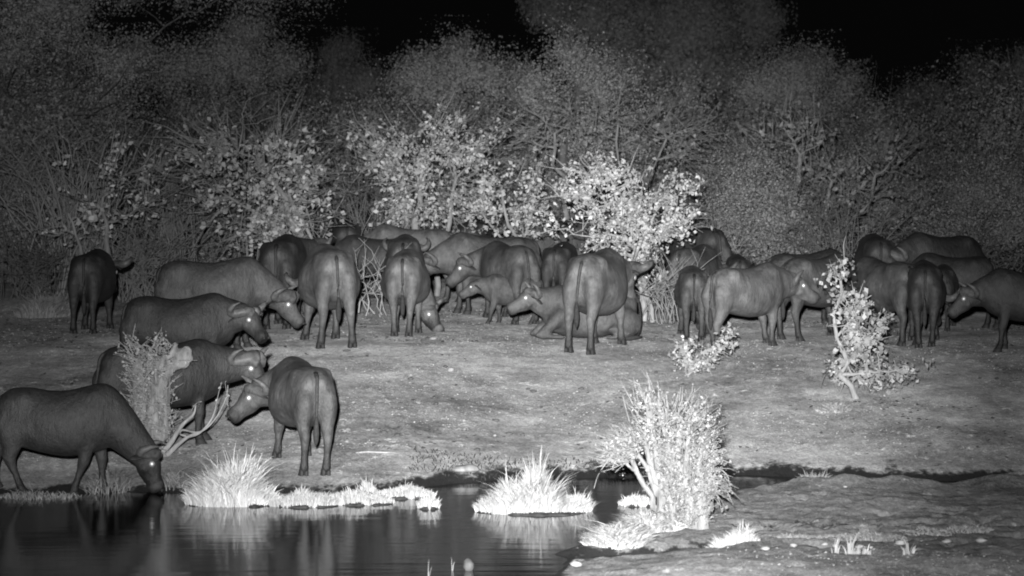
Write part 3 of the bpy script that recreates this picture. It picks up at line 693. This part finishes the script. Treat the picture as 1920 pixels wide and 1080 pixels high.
# arching bare twigs of the left thicket
def bare_shrub(label, px, Y, n, hpx, wpx, seed, barkm=M_BARKD, r0=.02, leafn=0, leafm=M_LEAFD, name='bare_shrub'):
    rng = np.random.default_rng(seed); b = at(px, Y); m = Y / F; segs = []
    for k in range(n):
        a = rng.normal() * .8; h = hpx * m * rng.uniform(.5, 1.05); e = np.array([a * wpx * m * .8, rng.normal() * .6, h])
        s0 = np.array([rng.normal() * .35, rng.normal() * .3, 0]); mid = s0 * .6 + e * .4; mid[2] = h * .75; mid[0] = s0[0] * .6 + e[0] * .4
        t = np.linspace(0, 1, 9)[:, None]; P = s0 * (1 - t) ** 2 + 2 * mid * t * (1 - t) + e * t * t
        P[:, 2] -= (t[:, 0] ** 3) * h * rng.uniform(0, .25); P += np.cumsum(rng.normal(size=P.shape) * .025, axis=0)
        segs.append((P, np.linspace(r0 * rng.uniform(.6, 1.2), .004, 9)))
        for q in range(4):
            i = rng.integers(3, 8); l = rng.uniform(.25, .8); dd = rng.normal(size=3); dd[2] = abs(dd[2]); dd /= np.linalg.norm(dd)
            segs.append((np.array([P[i], P[i] + dd * l * .5, P[i] + dd * l + rng.normal(size=3) * .06]), [.008, .006, .003]))
    v, f = tubes_np(segs, 4)
    r = empty(name, b); tag(r, label, 'shrub', 'bare twiggy shrubs')
    o = link('twigs', mesh_np('twigs', v, f, barkm), r); o['kind'] = 'stuff'
bare_shrub('thicket of bare arching twigs at upper left above the dim twin-stemmed bush', 150, 62, 110, 330, 170, 71, M_BARK, .03)
bare_shrub('bare arching twigs at the far left edge', 20, 66, 70, 300, 130, 72, M_BARK, .028)
bare_shrub('bare twigs rising between the two left bushes', 320, 62, 60, 290, 110, 73, M_BARK)
bare_shrub('bare twigs above the bright left bush', 520, 62, 22, 400, 90, 74, M_BARK, .016)
bare_shrub('bare twigs between the bright left bushes', 690, 64, 40, 330, 90, 75)
bare_shrub('tangled dead twigs at the foot of the brightest bush', 1240, 55, 22, 120, 70, 76, M_BARK, .012)
bare_shrub('pale bare stems behind the sideways pale buffalo', 1340, 62, 26, 150, 60, 77, M_BARK, .014)
bare_shrub('thin bare stems behind the round dark rump', 1580, 64, 40, 200, 130, 78, M_BARKD)
bare_shrub('bare twigs low on the right behind the entering buffalo', 1840, 62, 30, 120, 90, 79, M_BARKD, .012)
bare_shrub('tangle of dry twigs behind the lone left buffalo', 250, 60, 60, 130, 110, 80, M_BARK, .012)
bare_shrub('tangle of dry twigs at the left edge of the clearing', 60, 60, 50, 110, 90, 81, M_BARKD, .012)
bare_shrub('thin dead branches beside the head of the profile buffalo', 670, 56, 9, 110, 50, 82, M_BARKP, .016)

# small leafy tree on the right
plant('leafy_sapling', 'small leafy tree standing alone on the clearing at right, leaning left', 1609, G(1609, 747).y,
      [(1575, 525, 42, 34), (1605, 590, 42, 50), (1560, 500, 26, 12), (1620, 650, 60, 40), (1570, 690, 40, 26), (1680, 695, 42, 24), (1640, 710, 60, 16), (1655, 610, 28, 24)],
      91, 1.1, .6, 'tree', None, .07, M_LEAFP, M_BARKP, .10, 15, trunk_r=.05, stems=1, twigs=110, twig_len=.28, base_spread=.05, leaf_aspect=.75, shootleaf=240)
plant('leafy_weed', 'low bright weed on the clearing in front of the young rear-facing buffalo', 1300, G(1300, 705).y,
      [(1280, 665, 22, 30), (1310, 680, 36, 18), (1350, 655, 24, 14), (1370, 630, 12, 8)],
      92, 1.0, .6, 'plant', None, .06, M_LEAFP, M_BARKP, .07, 11, trunk_r=.012, stems=3, twigs=40, twig_len=.2, base_spread=.1, leaf_aspect=.7)
# right foreground bush
gb = G(1285, 985)
plant('stumpy_bush', 'dense whitish bush with a thick stump on the muddy spit in the foreground', 1285, gb.y,
      [(1272, 880, 48, 80), (1243, 800, 44, 50), (1215, 765, 26, 40), (1175, 845, 26, 22), (1160, 855, 16, 10), (1290, 800, 42, 45), (1190, 830, 34, 34), (1318, 850, 20, 36), (1303, 778, 18, 18), (1338, 895, 14, 26)],
      93, .68, .6, 'bush', None, .032, M_LEAFW, M_BARKW, .05, 15, trunk_r=.08, stems=4, twigs=520, twig_len=.24, base_spread=.10, leaf_aspect=.55, spike=.5, limb_r=.5, shootleaf=1500)

# lopped stump on the left with gnarled head and low boughs
def lopped_tree():
    b = G(290, 856); m = b.y / F; rng = np.random.default_rng(94)
    def Q(px, py, dy=0.0): return Vector(((px - 290) * m, dy, (856 - py) * m))
    r = empty('lopped_tree', b); tag(r, 'lopped knobbly tree trunk with small shoots in front of the broad-horned buffalo', 'tree')
    mb = MB()
    mb.tube([Q(288, 870), Q(290, 820), Q(296, 770), Q(300, 720), Q(305, 690), Q(318, 668)], [.25, .19, .155, .14, .125, .09], 14)
    mb.tube([Q(272, 866, .05), Q(266, 800, .05), Q(262, 740, .05), Q(258, 690, .05), Q(262, 655, .05)], [.15, .13, .10, .08, .04], 12)
    mb.tube([Q(305, 700), Q(320, 685), Q(336, 672)], [.12, .10, .07], 12)
    mb.tube([Q(316, 690, -.03), Q(322, 664, -.03), Q(331, 645, -.03), Q(328, 638, -.03)], [.05, .04, .032, .02], 8)
    for cx, cy, rr in ((337, 668, .10), (350, 660, .075), (344, 680, .085), (354, 672, .06), (330, 682, .09)):
        mb.ball(Q(cx, cy), (rr, rr * .9, rr * 1.0), 12, 8)
    for k in range(26):
        a = rng.uniform(0, 6.28); z = rng.uniform(0, 1.15); rr = rng.uniform(.03, .07)
        mb.ball((Q(290, 856).x - .02 + math.cos(a) * .17, math.sin(a) * .16, z), (rr, rr, rr * 1.4), 8, 6)
    me0 = mb.mesh('tmp'); t = bpy.data.objects.new('tmp', me0); COL.objects.link(t)
    md = t.modifiers.new('r', 'REMESH'); md.mode = 'VOXEL'; md.voxel_size = .018
    md = t.modifiers.new('s', 'SMOOTH'); md.iterations = 2
    me = bpy.data.meshes.new_from_object(t.evaluated_get(bpy.context.evaluated_depsgraph_get())); bpy.data.objects.remove(t)
    me.materials.append(M_KNOT); me.polygons.foreach_set('use_smooth', np.ones(len(me.polygons), bool)); link('trunk', me, r)
    for pts, rr in (([(285, 862), (315, 838), (340, 800), (352, 788), (364, 776), (368, 760)], [.045, .036, .028, .022, .017, .010]),
                    ([(300, 868), (330, 838), (352, 820), (370, 812)], [.04, .03, .022, .017]),
                    ([(352, 820), (375, 812), (395, 790), (403, 772), (406, 760)], [.017, .014, .012, .010, .006]),
                    ([(350, 818), (338, 814), (344, 806), (368, 811), (388, 803), (408, 780), (425, 745), (428, 722)], [.014, .013, .012, .011, .01, .009, .006, .004])):
        bb = MB(); S2 = spline([tuple(Q(x, y, -.05)) for x, y in pts], 3)
        bb.tube([Vector(p) for p in S2], list(np.interp(np.linspace(0, 1, len(S2)), np.linspace(0, 1, len(rr)), rr)), 8)
        link('bough', bb.mesh('bough', M_BARKP), r)
    segs = []; LC = []
    for k in range(560):
        px = rng.uniform(234, 312); py = rng.uniform(640, 858); a = np.array(Q(px + 10, py + 8, rng.uniform(-.2, .1)))
        dd = np.array([rng.normal() - .35, rng.normal() * .6, rng.uniform(.2, 1.2)]); dd /= np.linalg.norm(dd); l = rng.uniform(.08, .3)
        segs.append((np.array([a, a + dd * l * .5, a + dd * l + rng.normal(size=3) * .02]), [.007, .005, .003]))
        for q in range(5): LC.append(a + dd * l * rng.uniform(.3, 1.05) + rng.normal(size=3) * .012)
    for x0, y0, x1, y1, nn in ((318, 680, 372, 675, 9), (225, 640, 250, 668, 5), (232, 622, 256, 660, 5), (406, 760, 418, 715, 9), (428, 760, 424, 715, 9), (360, 770, 375, 752, 6)):
        a, e = np.array(Q(x0, y0, -.1)), np.array(Q(x1, y1, -.15)); segs.append((np.array([a, (a + e) / 2 + [0, 0, .02], e]), [.006, .005, .003]))
        for q in range(nn): LC.append(a + (e - a) * rng.uniform(.2, 1) + rng.normal(size=3) * .02)
    v, f = tubes_np(segs, 4); o = link('shoots', mesh_np('shoots', v, f, M_BARKP), r); o['kind'] = 'stuff'
    v, f = leaves_np(rng, np.array(LC), .038, .6); o = link('foliage', mesh_np('foliage', v, f, M_LEAFP, False), r); o['kind'] = 'stuff'
lopped_tree()
# shoots and roots of the foreground bush: thick whitish stump pieces
def white_stump():
    b = G(1275, 985); m = b.y / F; rng = np.random.default_rng(95)
    root = [o for o in bpy.data.objects if o.name.startswith('stumpy_bush')][0]
    def Q(px, py, dy=0.0): return Vector(((px - 1285) * m, dy, (985 - py) * m))
    mb = MB()
    stems = [([(1250 + k * 10.5 + rng.uniform(-4, 4), 996), (1246 + k * 11 + rng.uniform(-6, 6), 940), (1232 + k * 14 + rng.uniform(-8, 8), 880), (1215 + k * 19 + rng.uniform(-14, 14), rng.uniform(790, 840))],
              [rng.uniform(.06, .085), rng.uniform(.05, .07), .04, .015], rng.uniform(-.10, .12)) for k in range(7)]
    stems += [([(1240, 990), (1242, 920), (1232, 860), (1222, 800), (1220, 740), (1218, 722)], [.07, .05, .04, .03, .022, .014], 0), ([(1232, 930), (1215, 880), (1195, 850), (1168, 838)], [.035, .03, .02, .01], 0),
              ([(1240, 800), (1236, 760), (1234, 735)], [.03, .02, .012], 0), ([(1250, 800), (1252, 765), (1250, 740)], [.03, .02, .012], 0)]
    for pts, rr, dy in stems: mb.tube([Q(x, y, dy) for x, y in pts], rr, 10)
    me0 = mb.mesh('tmp'); t = bpy.data.objects.new('tmp', me0); COL.objects.link(t)
    md = t.modifiers.new('r', 'REMESH'); md.mode = 'VOXEL'; md.voxel_size = .014
    me = bpy.data.meshes.new_from_object(t.evaluated_get(bpy.context.evaluated_depsgraph_get())); bpy.data.objects.remove(t)
    me.materials.append(M_BARKW); me.polygons.foreach_set('use_smooth', np.ones(len(me.polygons), bool)); link('stump', me, root)
    # side spray with rows of leaves at right
    segs = []; LC = []
    for pts in ([(1325, 900), (1345, 880), (1362, 890), (1368, 912)], [(1325, 880), (1345, 862), (1370, 868)], [(1325, 920), (1345, 930), (1352, 960)], [(1320, 890), (1335, 920), (1335, 960)],
                [(1170, 840), (1150, 850), (1135, 870), (1122, 890), (1114, 915)], [(1180, 790), (1172, 760), (1168, 742)], [(1330, 840), (1338, 815), (1328, 800)]):
        P = spline([tuple(Q(x, y, -.05)) for x, y in pts], 4); segs.append((P, np.linspace(.009, .004, len(P))))
        if pts[0][0] < 0: pass
        if pts[0][0] != 1170 and pts[0][0] != 1180:
            for p in P:
                for q in range(3): LC.append(p + rng.normal(size=3) * .025)
    for k in range(900):   # short leafy shoots all round the stems
        y = rng.uniform(835, 985); w_ = np.interp(y, [835, 900, 985], [54, 42, 33]); x = 1288 + rng.uniform(-1, 1) * w_; a = np.array(Q(x, y, -rng.uniform(-.1, .2)))
        dd = np.array([(x - 1288) / 50 + rng.normal() * .5, -abs(rng.normal()) * .6, rng.uniform(.1, 1.3)]); dd /= np.linalg.norm(dd); l = rng.uniform(.05, .16)
        segs.append((np.array([a, a + dd * l * .5, a + dd * l]), [.006, .005, .003]))
        for q in range(4): LC.append(a + dd * l * rng.uniform(.3, 1.1) + rng.normal(size=3) * .01)
    v, f = tubes_np(segs, 5); o = link('sprays', mesh_np('sprays', v, f, M_BARKW), root); o['kind'] = 'stuff'
    v, f = leaves_np(rng, np.array(LC), .036, .5); o = link('foliage', mesh_np('foliage', v, f, M_LEAFW, False), root); o['kind'] = 'stuff'
white_stump()

# ------------------------------------------------------------------ grass
def blades(rng, base, h, r, lean=.35, w=.006):
    """curved three-segment blades: base (n,3)"""
    n = len(base); hh = h * rng.uniform(.45, 1.1, n)[:, None]; a = rng.uniform(0, 2 * np.pi, n)
    dr = np.stack([np.cos(a), np.sin(a), np.zeros(n)], 1) * lean * rng.uniform(.1, 1.3, n)[:, None] + r
    side = np.stack([-np.sin(a + 1), np.cos(a + 1), np.zeros(n)], 1); side[:, 1] *= .5; side /= np.linalg.norm(side, axis=1)[:, None]
    V = []; up = np.array([0, 0, 1.])
    for t, ww in ((0, 1), (.4, .9), (.75, .6), (1, .1)):
        c = base + up * hh * (t - .18 * t ** 3 * np.minimum(1, np.linalg.norm(dr, axis=1))[:, None]) + dr * hh * t ** 1.7
        V += [c - side * w * ww, c + side * w * ww]
    V = np.stack(V, 1).reshape(-1, 3); o = (np.arange(n) * 8)[:, None]
    Fc = np.concatenate([o + np.array([[0, 1, 3, 2]]), o + np.array([[2, 3, 5, 4]]), o + np.array([[4, 5, 7, 6]])], 0)
    return V, Fc
def grass(name, label, cx, cy, spans, seed, mat=M_GRASS, cat='grass tuft', group='pale grass tufts at the water', turf=True, w=.006):
    """spans: (px0, px1, py base, height px, depth m, blades, lean)"""
    rng = np.random.default_rng(seed)
    Y0 = (CAMZ - .02) * F / (cy - HZ) if cy > 880 else G(cx, cy).y
    m = Y0 / F; b = Vector(((cx - 960) * m, Y0, 0)); r = empty(name, b); tag(r, label, cat, group)
    parts = []; mounds = MB()
    for x0, x1, py, hp_, dep, n, ln in spans:
        u = rng.beta(1.6, 1.6, n); X = ((x0 + (x1 - x0) * u) - cx) * m; q = rng.uniform(-1, 1, n)
        yy = (CAMZ - .02) * F / (py - HZ) - Y0 if cy > 880 else 0
        Yv = yy + q * dep * np.sqrt(np.maximum(0, 1 - (2 * u - 1) ** 2)) 
        Zg = np.maximum(H(X + b.x, Yv + b.y), .0)
        hloc = hp_ * m * (.35 + .65 * np.sin(np.pi * np.clip(u, .02, .98)))
        out = np.stack([(2 * u - 1) * .35, q * .2, u * 0], 1)
        parts.append(blades(rng, np.stack([X, Yv, Zg], 1), hloc[:, None] if False else 1, out, ln, w) if False else _bl(rng, X, Yv, Zg, hloc, out, ln, w))
        if turf:
            tt = np.linspace(.02, .98, 40); q1 = vn(tt * 9, tt * 0 + seed, 5) * .3; q2 = vn(tt * 13, tt * 0 + seed, 9) * .35
            mounds.rings([Vector(((x0 - cx) * m + (x1 - x0) * m * t, yy, .0)) for t in tt],
                         [Vector((0, max(.03, (dep + .03) * math.sin(math.pi * t) ** .5 * (1 + float(a_))), 0)) for t, a_ in zip(tt, q1)],
                         [Vector((0, 0, .015 + .04 * math.sin(math.pi * t) * (1 + float(a_)))) for t, a_ in zip(tt, q2)], 12)
    if turf: link('turf', mounds.mesh('turf', M_TURF), r)
    v, f = join(parts); o = link('blades', mesh_np('blades', v, f, mat, False), r); o['kind'] = 'stuff'
def _bl(rng, X, Y, Z, hh, out, ln, w):
    n = len(X); base = np.stack([X, Y, Z], 1); hh = hh * (.75 + .45 * vn(X * 7 + 5, Y * 0 + 1.5, 3)) * rng.uniform(.3, 1.0, n) ** .8 * np.where(rng.uniform(0, 1, n) < .04, 1.5, 1.0)
    hh = hh[:, None] * 1.15; a = rng.uniform(0, 2 * np.pi, n)
    dr = np.stack([np.cos(a), np.sin(a), np.zeros(n)], 1) * ln * rng.uniform(.1, 1.2, n)[:, None] + out
    side = np.stack([np.cos(rng.normal(size=n) * .6), np.sin(rng.normal(size=n) * .6), np.zeros(n)], 1)
    ww_ = (w * rng.uniform(.6, 1.5, n))[:, None]; V = []; up = np.array([0, 0, 1.])
    for t, ww in ((0, 1), (.4, .9), (.75, .6), (1, .1)):
        c = base + up * hh * (t - .2 * t ** 3) + dr * hh * t ** 1.7
        V += [c - side * ww_ * ww, c + side * ww_ * ww]
    V = np.stack(V, 1).reshape(-1, 3); o = (np.arange(n) * 8)[:, None]
    return V, np.concatenate([o + np.array([[0, 1, 3, 2]]), o + np.array([[2, 3, 5, 4]]), o + np.array([[4, 5, 7, 6]])], 0)
grass('grass_tuft', 'tall spiky pale grass tuft at the water below the left-turned buffalo', 435, 944, [(345, 520, 942, 85, .35, 2600, .7), (370, 500, 930, 105, .25, 900, .35)], 101, M_GRASSB)
grass('grass_strip', 'long low strip of pale grass along the water right of the tall tuft', 650, 940, [(500, 640, 944, 34, .28, 2600, .3), (600, 740, 940, 30, .28, 2600, .3), (680, 815, 928, 26, .28, 2400, .3), (672, 702, 925, 48, .1, 260, .2), (545, 575, 930, 42, .1, 160, .2)], 102)
grass('grass_tuft', 'pale grass island with a tall central spike in the middle of the water', 1005, 958, [(890, 1110, 955, 70, .42, 4200, .65), (985, 1025, 945, 108, .12, 900, .12), (940, 960, 940, 80, .08, 200, .25), (1060, 1105, 955, 60, .15, 500, .3)], 103)
grass('grass_tuft', 'small round pale grass clump between the grass strip and the spiked island', 803, 950, [(784, 824, 950, 30, .12, 900, .25)], 104)
grass('grass_tuft', 'flat pale grass patch left of the foreground bush', 1195, 945, [(1160, 1232, 944, 24, .2, 1200, .3)], 105)
grass('grass_tuft', 'dull dry grass clump on the muddy rim at right', 1525, 918, [(1482, 1578, 917, 34, .22, 1300, .5)], 106, M_GRASSD, turf=False)
grass('grass_tuft', 'bright grass tuft at the foot of the muddy spit', 1372, 1035, [(1325, 1425, 1035, 40, .22, 1100, .6)], 107, turf=False)
grass('grass_mat', 'sprawling mat of pale stems from the foreground bush into the water', 1190, 1012, [(1090, 1215, 1026, 34, .40, 2600, 1.6), (1170, 1300, 1000, 36, .45, 2800, 1.6), (1215, 1335, 985, 34, .3, 1800, 1.2)], 108, turf=True, w=.008)
grass('grass_tuft', 'thin dry stalks near the bottom edge right of the grass tuft', 1590, 1072, [(1560, 1575, 1070, 44, .04, 10, .3), (1585, 1600, 1072, 50, .04, 12, .2), (1600, 1640, 1070, 22, .06, 22, .4)], 109, turf=False, w=.008)
grass('grass_tuft', 'pair of dry stalks at the bottom edge far right', 1700, 1075, [(1690, 1715, 1078, 42, .04, 14, .4)], 110, turf=False, w=.008)
grass('grass_tuft', 'dull tangle of weeds at the feet of the drinking buffalo', 200, 925, [(150, 240, 918, 46, .4, 170, 1.6), (0, 160, 930, 20, .3, 260, 1.4), (285, 350, 915, 26, .3, 90, 1.4)], 111, M_GRASSD, turf=False)
grass('grass_tuft', 'pale dry grass patch behind the lone left buffalo', 90, 590, [(30, 135, 588, 44, .9, 1500, .7)], 112, M_GRASSD, turf=False, w=.009)
grass('grass_tuft', 'straw patch at the foot of the small leafy tree', 1560, 770, [(1530, 1595, 768, 16, .25, 500, 1.8)], 113, turf=False, w=.008)
grass('water_weed', 'thin reed standing in the water at the bottom left of centre', 804, 1078, [(800, 808, 1085, 52, .02, 3, .1)], 114, M_GRASSD, turf=False, w=.004)
grass('water_weed', 'thin drooping reed in the water right of the first', 847, 1064, [(845, 850, 1066, 66, .02, 2, .05)], 115, M_GRASSD, turf=False, w=.003)
grass('grass_strip', 'low broken line of pale straw along the near rim at right', 1650, 1030, [(1440, 1560, 1030, 9, .2, 500, 1.4), (1540, 1700, 1030, 10, .22, 900, 1.5), (1690, 1800, 1022, 9, .25, 500, 1.4), (1790, 1880, 1016, 11, .25, 500, 1.4)], 116, M_GRASSD, turf=False, w=.005)
# fringe of dead tussocks along the wet bank
rng = np.random.default_rng(120); parts = []
n = 800; X = rng.uniform(-1.3, 2.8, n); Yv = rng.uniform(39.7, 41.2, n); Z = H(X, Yv); k = Z > .005
parts.append(_bl(rng, X[k], Yv[k], Z[k], np.full(k.sum(), .07), np.zeros((k.sum(), 3)), .9, .006))
tag(link('bank_grass', mesh_np('bank_grass', *join(parts), M_TURF, False)), 'short dead grass on the wet dark bank behind the islands', 'grass', kind='stuff')

# ------------------------------------------------------------------ litter, stones, dung, sticks
def flakes(name, n, seed, mat, size, xr, yr, label, asp=.5, dens=None):
    rng = np.random.default_rng(seed); Y = rng.uniform(*yr, n); X = rng.uniform(-1, 1, n) * Y * .17
    cl = fbm(X * .8, Y * .8, seed) > (dens if dens is not None else -.2); X, Y = X[cl], Y[cl]
    Z = H(X, Y); k = Z > .16; X, Y, Z = X[k], Y[k], Z[k]; n = len(X)
    s = size * rng.uniform(.4, 1.6, n); a = rng.uniform(0, 6.28, n); d1 = np.stack([np.cos(a), np.sin(a), rng.uniform(-.1, .35, n)], 1) * s[:, None]
    d2 = np.stack([-np.sin(a) * asp, np.cos(a) * asp, rng.uniform(.0, .5, n)], 1) * s[:, None]
    C = np.stack([X, Y, Z + size * .35], 1); V = np.stack([C - d1, C - d2, C + d1, C + d2], 1).reshape(-1, 3)
    tag(link(name, mesh_np(name, V, np.arange(len(V)).reshape(-1, 4), mat, False)), label, 'litter', kind='stuff')
flakes('leaf_litter', 70000, 130, M_GRASSL, .0105, None, (40, 66), 'pale chaff and fallen leaves scattered over the clearing', .4, -.1)
flakes('dark_litter', 3800, 131, M_DUNG, .026, None, (40.5, 58), 'dark crumbs of dung and dirt scattered over the clearing', .8, .15)
flakes('spit_litter', 9000, 132, M_GRASS, .012, None, (28, 33), 'pale crumbs on the near shore', .6, 0)
def blob(name, label, px, py, r, mat, seed, cat, group=None, sink=.3):
    g = G(px, py); rng = random.Random(seed); bm = MB(); m = 7; n = 10
    C = []; U = []; W = []
    for i in range(m + 1):
        a = min(max(math.pi * i / m, .15), math.pi - .15); C.append(Vector((rng.uniform(-.1, .1) * r[0], rng.uniform(-.1, .1) * r[1], r[2] * math.cos(a)))); k = math.sin(a) * rng.uniform(.85, 1.12)
        U.append(Vector((r[0] * k, 0, r[2] * rng.uniform(-.2, .2)))); W.append(Vector((0, r[1] * k * rng.uniform(.9, 1.1), 0)))
    bm.rings(C, U, W, n); o = link(name, bm.mesh(name, mat), None); o.location = (g.x, g.y, g.z + r[2] * (1 - sink)); o.rotation_euler = (0, 0, rng.uniform(-.4, .4))
    tag(o, label, cat, group)
ST_ = 'pale stones on the clearing'
blob('stone', 'flat oval white stone below the squarely grazing buffalo', 812, 637, (.065, .06, .028), M_STONE, 1, 'stone', ST_)
blob('stone', 'small white angular stone in the upper middle of the clearing', 845, 697, (.06, .05, .04), M_STONE, 2, 'stone', ST_)
blob('stone', 'small dull pale stone left of the white angular one', 770, 705, (.03, .03, .02), M_STONE, 3, 'stone', ST_)
blob('stone', 'tiny pale stone in mid clearing above the grass island', 928, 818, (.025, .025, .018), M_STONE, 4, 'stone', ST_)
blob('rock', 'pale flat rock on the dark bank above the gap between the grasses', 872, 885, (.19, .12, .05), M_STONE, 5, 'rock')
blob('rock', 'rough grey rock standing in the water at the bottom', 878, 1070, (.055, .05, .07), M_ROCK, 6, 'rock')
blob('stone', 'round pale stone at the near shore below the pale stems', 1080, 1062, (.06, .05, .032), M_STONE, 7, 'stone')
rs = random.Random(9)
for i, (px, py, w_, lb) in enumerate([(1435, 1032, .05, 'pale block-shaped stone right of the bright grass tuft'), (1488, 1025, .045, 'flat pale stone on the near rim, first right of the pale block'), (1546, 1027, .04, 'flat pale stone on the near rim above the thin dry stalks'), (1568, 1026, .045, 'pale stone just right of the one above the thin dry stalks'),
      (1612, 1028, .05, 'long pale stone in the middle of the near rim'), (1632, 1029, .035, 'small pale stone touching the long pale one on the near rim'), (1688, 1022, .06, 'largest pale stone on the near rim at right'), (1775, 1022, .05, 'pale lump of earth on the near rim far right'), (1840, 1017, .06, 'pale peaked lump of earth furthest right on the near rim'),
      (1585, 914, .03, 'white stone on top of the muddy rim by the dull grass clump'), (1310, 956, .03, 'small pale stone behind the foreground bush')]):
    blob('stone', lb, px, py, (w_, w_ * .7, w_ * .45), M_STONE, 20 + i, 'stone', 'pale stones along the near shore')
dn = [(770, 712), (818, 760), (1230, 700), (1280, 725), (1300, 640), (1245, 775), (930, 790), (955, 815), (980, 818), (745, 818), (720, 812), (895, 845), (1060, 780), (1000, 735), (1385, 672), (1410, 690), (835, 690), (680, 640), (650, 660), (510, 645), (1330, 755), (1500, 700), (1090, 730), (1355, 785), (990, 732), (850, 580), (820, 600), (905, 575), (870, 572)]
DL = 'dung pats on the clearing'
for i, (px, py) in enumerate(dn):
    blob('dung_pat', 'dark dung pat lying on the dusty clearing', px, py, (rs.uniform(.025, .07), rs.uniform(.025, .05), .022), M_DUNG, 60 + i, 'dung', DL, .4)
g = G(705, 852); mb = MB(); mb.tube([(-.26, 0, .02), (-.1, .02, .03), (.08, -.02, .025), (.26, .01, .02)], [.008, .013, .012, .006], 6)
o = link('stick', mb.mesh('stick', M_BARKP)); o.location = g; tag(o, 'thin pale stick lying on the clearing above the grass strip', 'stick')
